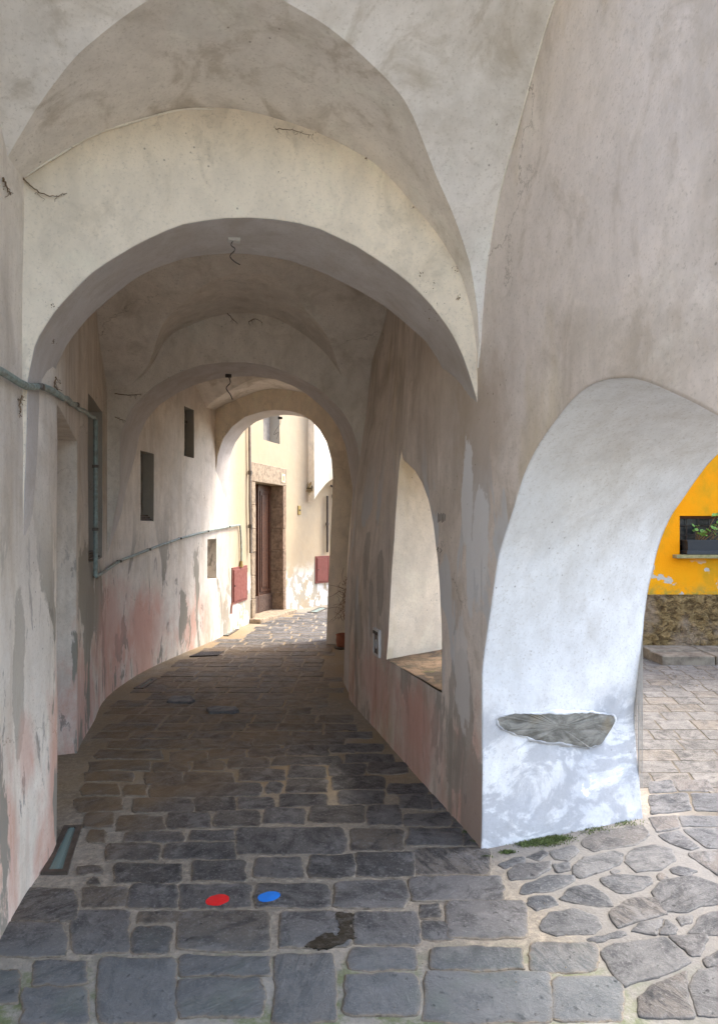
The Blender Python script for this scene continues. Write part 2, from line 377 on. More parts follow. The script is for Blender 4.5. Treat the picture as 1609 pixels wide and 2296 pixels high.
def stone_mat(name, dark, light, warm, moss=False, dust=(0.26, 0.215, 0.155)):
    t = NT(name)
    at = t.n('ShaderNodeAttribute'); at.attribute_name = 'tint'; f = at.outputs['Fac']
    ae = t.n('ShaderNodeAttribute'); ae.attribute_name = 'edge'; edge = ae.outputs['Fac']
    ang = t.math('MULTIPLY', f, 37.0)
    vec = t.n('ShaderNodeVectorRotate'); vec.rotation_type = 'Z_AXIS'; t.l(t.pos, vec.inputs['Vector']); t.l(ang, vec.inputs['Angle'])
    v = vec.outputs[0]
    vein = t.noise(1.0, 10, 0.7, t.mapv((7, 10, 8), vec=v), 0.5)
    layer = t.noise(1.0, 9, 0.72, t.mapv((5, 24, 8), (3, 5, 1), vec=v), 0.9)
    fine = t.noise(75, 8, 0.78, vec=v)
    pit = t.noise(26, 7, 0.72, vec=v)
    c = t.mix(f, dark, light)
    c = t.mix(t.rng(t.math('FRACT', t.math('MULTIPLY', f, 7.3)), 0.55, 1.0, 0, 0.6), c, warm)
    c = t.mix(t.rng(vein, 0.46, 0.62, 0, 0.65), c, tuple(x * 0.42 for x in dark))
    schist = t.rng(t.math('FRACT', t.math('MULTIPLY', f, 13.7)), 0.5, 0.9)
    c = t.mix(t.math('MULTIPLY', t.rng(layer, 0.47, 0.60, 0, 0.8), schist), c, tuple(x * 0.35 for x in dark))
    c = t.mix(t.rng(t.noise(6, 10, 0.78, vec=v), 0.50, 0.62, 0, 0.5), c, tuple(x * 1.35 for x in light))
    c = t.mix(t.rng(fine, 0.52, 0.66, 0, 0.6), c, tuple(x * 1.7 for x in light))
    c = t.mix(t.rng(pit, 0.60, 0.72, 0, 0.75), c, tuple(x * 0.4 for x in dark))
    xyz = t.z()
    if moss:  # covers moss, the painted sky tint and the trodden dirt
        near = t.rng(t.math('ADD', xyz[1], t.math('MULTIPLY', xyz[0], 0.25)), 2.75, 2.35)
        c = t.mix(t.math('MULTIPLY', near, 0.5), c, (0.15, 0.172, 0.18))  # blue-grey of the open sky on foreground stones, put into their colour
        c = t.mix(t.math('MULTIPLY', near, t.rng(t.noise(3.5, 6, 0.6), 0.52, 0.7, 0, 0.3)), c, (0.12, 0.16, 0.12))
        # trodden ochre dirt that lies over the stones deeper in the passage and along the left wall
        deep = t.rng(t.math('SUBTRACT', xyz[1], t.math('MULTIPLY', xyz[0], 1.1)), 3.3, 4.6)
        inside = t.math('MULTIPLY', deep, t.rng(xyz[1], 9.2, 8.4))
        dm = t.rng(t.noise(2.3, 8, 0.65), 0.36, 0.62, 0.35, 0.88)
        c = t.mix(t.math('MULTIPLY', inside, dm), c, (0.19, 0.124, 0.058))
    # mortar and dust creeping over the stone edges
    e2 = t.math('ADD', edge, t.math('MULTIPLY', t.math('SUBTRACT', t.noise(34, 6, 0.7), 0.5), 1.3))
    dustc = t.mix(t.rng(t.noise(26, 5, 0.7), 0.4, 0.65), dust, tuple(x * 0.6 for x in dust))
    c = t.mix(t.rng(e2, 0.30, 0.12, 0, 0.85), c, dustc)
    c = t.mix(t.rng(t.math('ADD', edge, t.math('MULTIPLY', fine, 0.4)), 1.1, 0.4, 0, 0.25), c, dustc)
    h = t.math('ADD', t.math('ADD', t.math('MULTIPLY', vein, 0.7), t.math('MULTIPLY', fine, 0.35)), t.math('MULTIPLY', t.math('MULTIPLY', layer, schist), 0.5))
    h = t.math('ADD', h, t.math('MULTIPLY', t.rng(pit, 0.6, 0.72), -0.35))
    return t.done(c, t.rng(vein, 0.3, 0.7, 0.5, 0.82), t.bump(h, 1.0, 0.02), spec=0.4)
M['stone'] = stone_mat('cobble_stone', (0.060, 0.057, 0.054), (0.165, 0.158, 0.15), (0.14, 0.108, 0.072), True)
M['court_stone'] = stone_mat('court_slab_stone', (0.095, 0.088, 0.077), (0.155, 0.143, 0.125), (0.14, 0.11, 0.075), dust=(0.11, 0.09, 0.065))
M['crazy_stone'] = stone_mat('crazy_paving_stone', (0.050, 0.055, 0.062), (0.135, 0.132, 0.126), (0.135, 0.107, 0.08), dust=(0.17, 0.162, 0.15))

def mortar_mat():
    t = NT('mortar_ground'); xyz = t.z()
    c = t.mix(t.rng(t.noise(2.0, 6, 0.6), 0.35, 0.65), (0.29, 0.255, 0.205), (0.21, 0.185, 0.147))
    c = t.mix(t.rng(t.noise(26, 7, 0.7), 0.42, 0.7, 0, 0.7), c, (0.44, 0.38, 0.29))
    c = t.mix(t.rng(t.noise(70, 5, 0.7), 0.52, 0.7, 0, 0.6), c, (0.10, 0.08, 0.06))
    deep = t.rng(t.math('ADD', xyz[1], t.math('MULTIPLY', xyz[0], 0.2)), 3.4, 4.4)
    inside = t.math('MULTIPLY', deep, t.rng(xyz[0], 2.0, 1.6))
    c = t.mix(t.math('MULTIPLY', inside, t.rng(t.noise(1.4, 6, 0.6), 0.3, 0.6, 0.2, 0.8)), c, (0.27, 0.195, 0.105))
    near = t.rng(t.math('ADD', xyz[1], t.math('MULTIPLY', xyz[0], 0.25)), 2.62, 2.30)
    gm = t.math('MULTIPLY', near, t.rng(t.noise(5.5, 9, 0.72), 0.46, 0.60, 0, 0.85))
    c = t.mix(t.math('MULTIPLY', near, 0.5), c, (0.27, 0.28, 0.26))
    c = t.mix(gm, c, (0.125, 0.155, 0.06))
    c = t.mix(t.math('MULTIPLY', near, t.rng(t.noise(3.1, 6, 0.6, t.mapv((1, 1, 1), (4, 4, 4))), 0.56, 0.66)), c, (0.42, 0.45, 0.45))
    pale = t.math('MULTIPLY', t.rng(xyz[0], 1.25, 1.6), t.rng(xyz[1], 3.3, 2.9))
    c = t.mix(t.math('MULTIPLY', pale, 0.85), c, (0.165, 0.16, 0.15))
    c = t.mix(t.math('MULTIPLY', t.rng(xyz[0], 2.5, 2.9), 0.85), c, (0.10, 0.083, 0.06))
    return t.done(c, 0.9, t.bump(t.math('ADD', t.noise(18, 8, 0.7), t.math('MULTIPLY', t.noise(90, 4, 0.7), 0.4)), 0.8, 0.012), spec=0.2)
M['mortar'] = mortar_mat()

def yellow_mat():
    t = NT('yellow_house_paint'); z = t.z()[2]
    c = t.mix(t.rng(t.noise(1.5, 6, 0.6), 0.35, 0.7), (0.70, 0.255, 0.004), (0.66, 0.28, 0.006))
    gz = t.rng(t.noise(1.8, 8, 0.65, t.mapv((1, 1, 0.7), (3, 2, 0))), 0.45, 0.7)
    c = t.mix(t.math('MULTIPLY', gz, 0.85), c, (0.36, 0.22, 0.015))
    gr = t.math('MULTIPLY', t.rng(t.noise(4.5, 3, 0.5, t.mapv((1, 1, 1.3), (1, 0, 5))), 0.60, 0.63), t.rng(z, 1.22, 1.12))
    c = t.mix(gr, c, (0.40, 0.36, 0.30))
    dz = t.rng(z, 0.95, 0.75)
    c = t.mix(t.math('MULTIPLY', dz, t.rng(t.noise(9, 6, 0.7), 0.4, 0.65)), c, (0.28, 0.22, 0.04))
    return t.done(c, 0.9, t.bump(t.noise(40, 6, 0.7), 0.4, 0.008), spec=0.1)
M['yellow'] = yellow_mat()
def roughcast_mat():
    t = NT('brown_roughcast')
    h = t.noise(13, 7, 0.62, t.mapv((1, 1, 1.5)), 0.9)
    c = t.mix(t.rng(h, 0.32, 0.68), (0.06, 0.036, 0.016), (0.27, 0.18, 0.078))
    c = t.mix(t.rng(t.noise(2.2, 3), 0.5, 0.65, 0, 0.6), c, (0.27, 0.20, 0.14))
    return t.done(c, 0.95, t.bump(h, 1.0, 0.06), spec=0.1)
M['roughcast'] = roughcast_mat()

# ------------------------------------------------------------------ left wall (plan polyline, curving right)
LPTS = [(-0.75, -1.0), (-0.75, 1.0), (-0.75, 2.6), (-0.73, 3.1), (-0.69, 3.5), (-0.76, 4.2), (-0.84, 4.94), (-0.84, 5.7), (-0.84, 6.5),
        (-0.62, 7.5), (-0.19, 8.55), (0.24, 9.5), (0.55, 10.3), (0.845, 11.0), (1.2, 11.6), (1.58, 12.2), (1.85, 12.6), (2.2, 12.95), (2.63, 13.3), (3.6, 13.75), (5.2, 14.2)]
LP = catmull(LPTS, 10)
LS = [0.0]
for a, b in zip(LP, LP[1:]): LS.append(LS[-1] + math.dist(a, b))
def LPt(s):
    s = min(max(s, 0), LS[-1]); lo, hi = 0, len(LS) - 1
    while hi - lo > 1:
        md = (lo + hi) // 2
        if LS[md] <= s: lo = md
        else: hi = md
    f = (s - LS[lo]) / (LS[hi] - LS[lo])
    return Vector((lerp(LP[lo][0], LP[hi][0], f), lerp(LP[lo][1], LP[hi][1], f), 0))
def LN(s):                        # towards the passage
    d = (LPt(s + 0.06) - LPt(s - 0.06)).normalized()
    return Vector((d.y, -d.x, 0))
def onL(x, y):
    dx, dy, dz = ray(x, y); best = None
    for i, (a, b) in enumerate(zip(LP, LP[1:])):
        ex, ey = b[0]-a[0], b[1]-a[1]
        det = dx * (-ey) + ex * dy
        if abs(det) < 1e-9: continue
        t = (a[0] * (-ey) + ex * a[1]) / det
        w = (dx * a[1] - dy * a[0]) / det * 1.0
        px, py = dx*t, dy*t
        w = ((px-a[0])*ex + (py-a[1])*ey) / (ex*ex+ey*ey)
        if t > 1.0 and -1e-6 <= w <= 1 + 1e-6 and (best is None or t < best[0]): best = (t, LS[i] + w * (LS[i+1]-LS[i]), EYE + dz*t)
    return best[1], best[2]
def lw(s, z, off=0.0):
    p = LPt(s) + LN(s) * off; return Vector((p.x, p.y, z))
def s_atY(yy):
    for i in range(len(LP) - 1):
        if LP[i][1] <= yy <= LP[i+1][1]: return LS[i] + (LS[i+1]-LS[i]) * (yy - LP[i][1]) / (LP[i+1][1]-LP[i][1])

def hole_px(x0, x1, y0, y1, d, m):
    s0, _ = onL(x0, y0); s1, _ = onL(x1, y0)
    zt = (onL(x0, y0)[1] + onL(x1, y0)[1]) / 2; zb = (onL(x0, y1)[1] + onL(x1, y1)[1]) / 2
    return [s0, s1, zb, zt, d, m]
DOORH = hole_px(568, 633, 1085, 1380, 0.32, 2); DOORH[2] = 0.0
HOLES = [[s_atY(3.52), s_atY(4.94), 0.0, 2.22, 0.34, 0],
         [s_atY(5.45), s_atY(6.3), 1.33, 2.66, 0.22, 1],
         hole_px(315, 345, 1014, 1168, 0.16, 1),
         hole_px(413, 435, 915, 1024, 0.14, 1),
         hole_px(465, 485, 1209, 1298, 0.20, 0),
         hole_px(590, 627, 905, 991, 0.22, 1), DOORH]
def build_left_wall():
    mb = MB(); H = 4.4
    ss = sorted(set([0.0, LS[-1]] + [h[0] for h in HOLES] + [h[1] for h in HOLES]))
    zz = sorted(set([-0.05, H] + [h[2] for h in HOLES] + [h[3] for h in HOLES]))
    def fill(a, step):
        o = []
        for p, q in zip(a, a[1:]):
            n = max(1, int(math.ceil((q - p) / step)))
            o += [p + (q - p) * k / n for k in range(n)]
        return o + [a[-1]]
    ss = fill(ss, 0.09); zz = fill(zz, 0.11)
    ids = {}
    def vid(i, j):
        if (i, j) not in ids: ids[i, j] = mb.vert(lw(ss[i], zz[j]))
        return ids[i, j]
    for i in range(len(ss) - 1):
        for j in range(len(zz) - 1):
            cs, cz = (ss[i]+ss[i+1])/2, (zz[j]+zz[j+1])/2
            if any(h[0] < cs < h[1] and h[2] < cz < h[3] for h in HOLES): continue
            mb.face((vid(i, j), vid(i+1, j), vid(i+1, j+1), vid(i, j+1)))
    for s0, s1, z0, z1, d, m in HOLES:
        n0 = (LPt(s1) - LPt(s0)).normalized(); nn = Vector((-n0.y, n0.x, 0)) * d
        hs = [s for s in ss if s0 - 1e-6 <= s <= s1 + 1e-6]; hz = [z for z in zz if z0 - 1e-6 <= z <= z1 + 1e-6]
        B = lambda s, z: lw(s, z) + nn
        mid = lambda s, z: lw(s, z) + nn * 0.5
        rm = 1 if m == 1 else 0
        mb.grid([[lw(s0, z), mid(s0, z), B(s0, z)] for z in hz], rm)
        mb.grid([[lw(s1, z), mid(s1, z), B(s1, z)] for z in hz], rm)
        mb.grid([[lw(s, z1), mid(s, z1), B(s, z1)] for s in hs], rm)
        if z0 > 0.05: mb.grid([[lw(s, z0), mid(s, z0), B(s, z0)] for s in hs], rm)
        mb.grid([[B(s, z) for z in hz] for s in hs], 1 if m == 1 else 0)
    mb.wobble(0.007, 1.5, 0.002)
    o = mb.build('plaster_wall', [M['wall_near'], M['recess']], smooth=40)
    tag(o, 'long curving stained plaster wall with slit openings and niches, running to the brown door', 'wall', 'walls of the passage')
    return o
left_wall = build_left_wall()

# ------------------------------------------------------------------ right wall with the big side arch and the raised niche
BAT = [(0, 0), (1.1, 0.01), (2.17, 0.10), (2.81, 0.19), (3.75, 0.26), (4.5, 0.3)]
BATF = smooth_interp(BAT)
def XR(y, z):
    x = 1.36 + BATF(z) * sstep(3.4, 5.6, y)
    if y > 5.9: x += (y - 5.9) * 0.22
    return x
def onR(x, y):
    dx, dy, dz = ray(x, y); X = 1.36
    for _ in range(12):
        t = X / dx; X = XR(dy * t, EYE + dz * t)
    t = X / dx
    return dy * t, EYE + dz * t
XO = 2.37
near_px = [(1081, 1511), (1092, 1421), (1105, 1332), (1117, 1253), (1137, 1182), (1155, 1124), (1176, 1056), (1205, 999), (1248, 938), (1283, 897),
           (1319, 868), (1355, 853), (1391, 849), (1434, 854), (1498, 877), (1552, 901), (1609, 929)]
NA = [(2.975, 0.0), (2.965, 0.3), (2.96, 0.62)] + [onR(*p) for p in near_px]
for i in range(1, len(NA)):
    if NA[i][0] >= NA[i-1][0]: NA[i] = (NA[i-1][0] - 0.002, NA[i][1])
NA += [(1.30, 1.82), (1.14, 1.66), (1.0, 1.42), (0.92, 1.1), (0.87, 0.7), (0.85, 0.3), (0.84, 0.0)]
out_px = [(1440, 1835), (1432, 1740), (1425, 1650), (1423, 1600), (1430, 1529), (1439, 1450), (1448, 1350), (1463, 1278), (1479, 1217), (1502, 1160), (1531, 1117), (1570, 1060), (1609, 1017)]
OA = []
for p in out_px:
    dx, dy, dz = ray(*p); t = XO / dx; OA.append((dy * t, max(0.0, EYE + dz * t)))
OA[0] = (OA[0][0], 0.0)
OA += [(2.3, 2.06), (2.0, 2.10), (1.7, 2.06), (1.35, 1.9), (1.1, 1.65), (0.92, 1.2), (0.82, 0.7), (0.78, 0.0)]

NI_px_r = [(990, 1552), (990, 1400), (985, 1310), (980, 1250), (970, 1175), (960, 1125), (945, 1083), (928, 1055), (905, 1031)]
NI_px_l = [(903, 960), (900, 1000), (895, 1050), (885, 1200), (875, 1330), (869, 1440), (866, 1480)]
NI = [onR(*p) for p in NI_px_r]
apex = onR(903, 985)
NI = NI + [(apex[0] + 0.03, 2.17)] + [onR(*p) for p in NI_px_l[2:]]
for i in range(1, len(NI)):
    if NI[i][0] <= NI[i-1][0]: NI[i] = (NI[i-1][0] + 0.003, NI[i][1])
SILL_A, SILL_B = NI[0][1], NI[-1][1]

def build_right_wall():
    Y0, Y1, H = 0.2, 8.4, 4.4
    mb = MB()
    NZ = 44
    # columns: (y, zbot) of the solid above the openings, plus the breast wall below the niche
    big = sorted(resample(catmull([(p[0], p[1]) for p in NA], 4), 90), key=lambda p: p[0])
    nic = resample([(p[0], p[1]) for p in NI], 60)
    nic.sort(key=lambda p: p[0])
    cols = []
    y = Y0
    while y < big[0][0] - 0.02: cols.append((y, -0.05)); y += 0.1
    cols.append((big[0][0], -0.05)); cols += big; cols.append((big[-1][0], -0.05))
    y = big[-1][0] + 0.06
    while y < nic[0][0] - 0.03: cols.append((y, -0.05)); y += 0.07
    i0 = len(cols); cols.append((nic[0][0], -0.05)); cols += nic; cols.append((nic[-1][0], -0.05)); i1 = len(cols)
    y = nic[-1][0] + 0.06
    while y < Y1: cols.append((y, -0.05)); y += 0.09
    # flared foot of the pier next to the big arch
    def X(y, z): return XR(y, z)
    P = []
    for (y, zb) in cols:
        zl = [lerp(zb, 2.4, k / 24) for k in range(24)] + [lerp(2.4, H, k / 20) for k in range(21)]
        P.append([(X(y, zq), y, zq) for zq in zl])
    for a, b in zip(P, P[1:]):
        if abs(a[0][1] - b[0][1]) < 1e-6: continue
        mb.grid([a, b], 0)
    # breast wall under the niche
    ns = [p[0] for p in nic]
    def zs(y): return lerp(SILL_A, SILL_B, (y - ns[0]) / (ns[-1] - ns[0]))
    mb.grid([[(X(y, lerp(-0.05, zs(y), k / 10)), y, lerp(-0.05, zs(y), k / 10)) for k in range(11)] for y in ns], 0)
    # reveal of the big arch: loft inner to outer outline
    def halves(pl):
        k = max(range(len(pl)), key=lambda i: pl[i][1])
        return resample(catmull(pl[:k+1], 4), 50) + resample(catmull(pl[k:], 4), 50)[1:]
    a, b = halves(NA), halves(OA)
    P = []
    for (ya, za), (yb, zb) in zip(a, b):
        P.append([(lerp(XR(ya, za), XO, f), lerp(ya, yb, f), lerp(za, zb, f)) for f in [k / 14 for k in range(15)]])
    mb.grid(P, 1)
    # reveal of the niche
    P = []; n = len(nic)
    for i, (ya, za) in enumerate(nic):
        w = (ya - ns[0]) / (ns[-1] - ns[0])
        yb = lerp(3.40, 4.98, w); zb = za + 0.12 * sstep(0.7, 1.6, za)
        P.append([(lerp(XR(ya, za), XO, f), lerp(ya, yb, f), lerp(za, zb, f)) for f in [k / 8 for k in range(9)]])
    mb.grid(P, 2)
    # outer face (towards the court) with the same openings
    ob = sorted(resample(catmull(OA, 4), 80), key=lambda p: p[0])
    oc = [(Y0, -0.05), (ob[0][0], -0.05)] + ob + [(ob[-1][0], -0.05), (3.38, -0.05)]
    nz = 8
    P = [[(XO, y, lerp(zb, H, k / nz)) for k in range(nz + 1)] for y, zb in oc]
    for p, q in zip(P, P[1:]):
        if abs(p[0][1] - q[0][1]) > 1e-6: mb.grid([p, q], 3)
    pn = [(lerp(3.40, 4.98, (y - ns[0]) / (ns[-1] - ns[0])), z + 0.12 * sstep(0.7, 1.6, z)) for y, z in nic]
    mb.grid([[(XO, y, lerp(z, H, k / nz)) for k in range(nz + 1)] for y, z in pn], 3)
    mb.grid([[(XO, y, lerp(-0.05, zs(ns[0]) , k / 3)) for k in range(4)] for y, z in pn], 3)
    mb.grid([[(XO, 3.36, z) for z in (-0.05, 2, H)], [(XO, 3.40, z) for z in (-0.05, 2, H)]], 3)
    mb.grid([[(XO, 4.98, z) for z in (-0.05, 2, H)], [(XO, 8.4, z) for z in (-0.05, 2, H)]], 3)
    # ends
    mb.grid([[(1.36, Y0, z) for z in (-0.05, H)], [(XO, Y0, z) for z in (-0.05, H)]], 0)
    mb.wobble(0.008, 1.4, 0.002)
    o = mb.build('plaster_wall', [M['wall_right'], M['reveal'], M['niche_reveal'], M['yellow_out']], smooth=38)
    tag(o, 'thick battered plaster wall with a big side arch and a raised arched niche beside the cobbles', 'wall', 'walls of the passage')
    # sill of the niche
    sb = MB()
    yy = [ns[0] + 0.004 + (ns[-1] - ns[0] - 0.008) * k / 20 for k in range(21)]
    top = [[(lerp(XR(y, zs(y)) + 0.004, XO - 0.004, f), lerp(y, lerp(3.40, 4.98, (y-ns[0])/(ns[-1]-ns[0])), f), zs(y) + 0.006 + 0.05 * f) for f in [k/10 for k in range(11)]] for y in yy]
    sb.grid(top); sb.wobble(0.0, 1, 0.004)
    sb.build('niche_sill', M['sill_stone'], o)
    # exposed block of schist in the pier, near its foot
    def pier(x, y):                # point on the reveal surface of the pier
        A = NA[1][0]; B = OA[1][0]
        u, z, p = on_line(x, y, (1.36, A), (XO, B)); return p
    pl = [(1112, 1612), (1150, 1601), (1250, 1600), (1330, 1597), (1372, 1603), (1380, 1615), (1366, 1640), (1345, 1668), (1325, 1676), (1290, 1670), (1255, 1665), (1200, 1660), (1165, 1650), (1135, 1640), (1118, 1628)]
    pl = [pier(*q) for q in pl]
    pl = [Vector(q) + noise.noise_vector(Vector(q) * 22) * 0.008 + noise.noise_vector(Vector(q) * 60) * 0.004 for q in resample([tuple(q) for q in pl + [pl[0]]], 90)[:-1]]
    pl = [q + noise.noise_vector(q * 1.4) * 0.008 + noise.noise_vector(q * 7.0) * 0.002 for q in pl]
    c = sum(pl, Vector()) / len(pl); nrm = Vector((0.14, -1, 0)).normalized()
    eb = MB()
    ring0 = [p - nrm * 0.03 for p in pl]; ring1 = [p + nrm * 0.004 for p in pl]; ring2 = [c + (p - c) * 0.90 + nrm * 0.0065 for p in pl]
    ring3 = [c + (p - c) * 0.5 + nrm * 0.0075 for p in pl]
    rows = [r + [r[0]] for r in (ring0, ring1, ring2, ring3)]
    eb.grid([list(k) for k in zip(*rows)])
    cc = eb.vert(c + nrm * 0.0075); ids = [eb.vert(p) for p in ring3]
    for i in range(len(ids)): eb.face((ids[i], ids[(i+1) % len(ids)], cc))
    ex = eb.build('exposed_stone', M['slate'], o); ex['label'] = 'bare grey schist block showing through the white plaster'
    pb = MB(); tang = [(pl[(i+1) % len(pl)] - pl[i-1]).normalized() for i in range(len(pl))]
    outw = [(p - c) - nrm * (p - c).dot(nrm) for p in pl]
    def lip(k, h): return [p + o.normalized() * (k * (0.7 + 0.6 * abs(noise.noise(p * 30)))) + nrm * h for p, o in zip(pl, outw)]
    lf = [max(0.0, noise.noise(p * 17) + 0.35) for p in pl]
    def lip2(k, h): return [q - nrm * (0.006 * (1 - min(1, 1.6 * w))) for q, w in zip(lip(k, h), lf)]
    rr = [lip2(-0.006, -0.004), lip2(-0.004, 0.007), lip2(0.002, 0.009), lip2(0.014, 0.005), lip2(0.026, -0.006)]
    pb.grid([list(q) for q in zip(*[r + [r[0]] for r in rr])]); pb.build('broken_plaster_edge', M['reveal'], o)
    return o
M['yellow_out'] = plaster('court_side_plaster', (0.66, 0.63, 0.58), (0.60, 0.58, 0.55), blot=0.25, seed=12.0)
right_wall = build_right_wall()

# ------------------------------------------------------------------ cross arches
def arch(name, a, b, a2, b2, near, far, label, htop=4.4, solid_r=None, solid_l=None, mats=None, n=70):
    """near/far: lists of (u, z) along the plan lines a-b and a2-b2, matched by length"""
    mb = MB()
    N = resample(near, n); Fp = resample(far, n)
    P = lambda p, q, u, z: (lerp(p[0], q[0], u), lerp(p[1], q[1], u), z)
    ends_n = list(N); ends_f = list(Fp)
    def face(pl, p, q):
        km = max(range(len(pl)), key=lambda i: pl[i][0]) if solid_r is not None else len(pl) - 1
        G = [[P(p, q, u, lerp(z, htop, k / 16)) for k in range(17)] for u, z in pl[:km + 1]]
        for g, h in zip(G, G[1:]): mb.grid([g, h], 0)
        if solid_r is not None:
            um, zm = pl[km]
            mb.grid([[P(p, q, lerp(um, solid_r, i / 6), lerp(zm, htop, k / 16)) for k in range(17)] for i in range(7)], 0)
            mb.grid([[P(p, q, lerp(u, solid_r, i / 6), z) for i in range(7)] for u, z in pl[km:]], 0)
        if solid_l is not None:
            mb.grid([[P(p, q, lerp(pl[0][0], solid_l, i / 6), lerp(-0.05, htop, k / 30)) for k in range(31)] for i in range(7)], 0)
    face(N, a, b); face(Fp, a2, b2)
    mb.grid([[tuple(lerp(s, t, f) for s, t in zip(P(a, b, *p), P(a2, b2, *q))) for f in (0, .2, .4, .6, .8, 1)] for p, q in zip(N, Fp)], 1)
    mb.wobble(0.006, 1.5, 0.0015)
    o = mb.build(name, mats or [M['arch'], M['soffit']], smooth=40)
    return tag(o, label, 'arch', 'arches across the passage')

A1, B1, A1b, B1b = (-0.80, 3.05), (1.40, 3.02), (-0.80, 3.5), (1.42, 3.5)
near1 = [(82, 765), (100, 735), (125, 695), (175, 640), (215, 602), (300, 550), (350, 525), (415, 500), (500, 488), (575, 488), (650, 495), (725, 515), (805, 555), (880, 605), (930, 645), (975, 695), (1004, 735), (1022, 765), (1040, 805), (1058, 860), (1070, 900)]
far1 = [(118, 870), (128, 820), (155, 765), (200, 710), (250, 665), (300, 625), (350, 600), (425, 575), (500, 567), (575, 569), (650, 583), (725, 610), (804, 650), (855, 680), (905, 720), (955, 765), (986, 813), (1005, 859), (1014, 898)]
n1 = [on_line(x, y, A1, B1)[:2] for x, y in near1]
f1 = [on_line(x, y, A1b, B1b)[:2] for x, y in far1]
n1 = [(0.0, 1.0), (0.028, 1.4), (0.033, 1.8), (0.039, 2.24)] + n1 + [(0.99, 2.1), (1.0, 1.9)]
f1 = [(0.0, 1.0), (0.045, 1.4), (0.045, 1.8)] + f1 + [(0.985, 2.15), (1.0, 1.9)]
arch('cross_arch', A1, B1, A1b, B1b, n1, f1, 'nearest and widest plaster arch spanning the passage, cream face under the vault')

A2, B2, A2b, B2b = (-0.95, 6.52), (1.75, 5.97), (-0.95, 7.0), (1.85, 6.42)
k = 0.4161
near2 = [(x * k + 191.3, y * k + 574) for x, y in [(175, 1050), (190, 950), (230, 850), (300, 760), (390, 690), (500, 630), (620, 590), (740, 573), (860, 573), (980, 590), (1100, 630), (1200, 680), (1290, 740), (1370, 820), (1425, 900), (1460, 1000), (1475, 1080)]]
far2 = [(x * k + 191.3, y * k + 574) for x, y in [(275, 1060), (290, 970), (330, 880), (400, 800), (490, 740), (600, 690), (720, 655), (840, 645), (960, 650), (1060, 672), (1160, 720), (1240, 780), (1310, 850), (1360, 920), (1400, 1020), (1415, 1100)]]
n2 = [on_line(x, y, A2, B2)[:2] for x, y in near2]
f2 = [on_line(x, y, A2b, B2b)[:2] for x, y in far2]
n2 = [(0.02, 1.0), (0.05, 1.5), (0.085, 2.0)] + n2 + [(0.915, 2.0), (0.895, 1.5), (0.875, 0.8), (0.872, -0.05)]
f2 = [(0.02, 1.0), (0.05, 1.5), (0.085, 2.0)] + [p for p in f2 if p[0] > 0.1] + [(0.89, 2.0), (0.88, 1.5), (0.86, 0.8), (0.857, -0.05)]
arch('cross_arch', A2, B2, A2b, B2b, n2, f2, 'middle plaster arch in the passage, dim and brownish, framing the farther arch', solid_r=1.06, mats=[M['vault_inner'], M['soffit']])

A3, B3 = (0.10, 9.572), (1.72, 8.74)
dn = Vector((B3[1]-A3[1], -(B3[0]-A3[0]))).normalized() * -0.42
A3b, B3b = (A3[0] + dn[0], A3[1] + dn[1]), (B3[0] + dn[0], B3[1] + dn[1])
near3 = [(484, 1060), (488, 1020), (500, 985), (522, 955), (550, 934), (585, 922), (620, 918), (655, 922), (688, 935), (715, 960), (733, 992), (743, 1030), (746, 1080), (742, 1180), (736, 1300), (731, 1446)]
n3 = [on_line(x, y, A3, B3)[:2] for x, y in near3]
n3 = [(-0.02, 1.0), (0.02, 1.6), (0.07, 2.1)] + [p for p in n3 if p[0] > 0.075]
n3[-1] = (n3[-1][0], -0.05)
f3 = [(u - 0.02 if u > 0.9 else u, z) for u, z in n3]
arch('cross_arch', A3, B3, A3b, B3b, n3, f3, 'farthest plaster arch, small and half lit, opening towards the brown door', solid_r=1.6, solid_l=-0.3)

# ------------------------------------------------------------------ vault bays (groin vaults)
def vault(Q, E, S, label, u0, u1, v0, v1, nu=90, ne=16, ns=40, mat='vault'):
    """Q(u, v) plan point; ceiling height is the higher of E(u) (barrel along the passage) and S(u, v) (barrel across it)"""
    mb = MB()
    def cut(u, va, vb):           # S above E at va, below at vb
        for _ in range(30):
            m = (va + vb) / 2
            if S(u, m) > E(u): va = m
            else: vb = m
        return va
    far, mid, nea = [], [], []
    vm = 0.5
    for i in range(nu + 1):
        u = lerp(u0, u1, i / nu); e = E(u)
        vf = cut(u, vm, v1) if S(u, vm) > e else vm
        vn = cut(u, vm, v0) if S(u, vm) > e else vm
        P = lambda v, z: (*Q(u, v), z)
        mid.append([P(lerp(vn, vf, k / ns), S(u, lerp(vn, vf, k / ns)) if 0 < k < ns else (max(e, S(u, vn if k == 0 else vf)))) for k in range(ns + 1)])
        far.append([P(lerp(vf, v1, k / ne), e if k else mid[-1][-1][2]) for k in range(ne + 1)])
        ez = e if abs(vn - v0) > 0.002 else mid[-1][0][2]
        nea.append([P(lerp(v0, vn, k / ne), ez if k < ne else mid[-1][0][2]) for k in range(ne + 1)])
    mb.grid(mid); mb.grid(far); mb.grid(nea)
    mb.wobble(0.006, 1.3, 0.0015)
    o = mb.build('vault_bay', M[mat], smooth=24, merge=True)
    return tag(o, label, 'vault', 'vaulted ceilings of the passage')

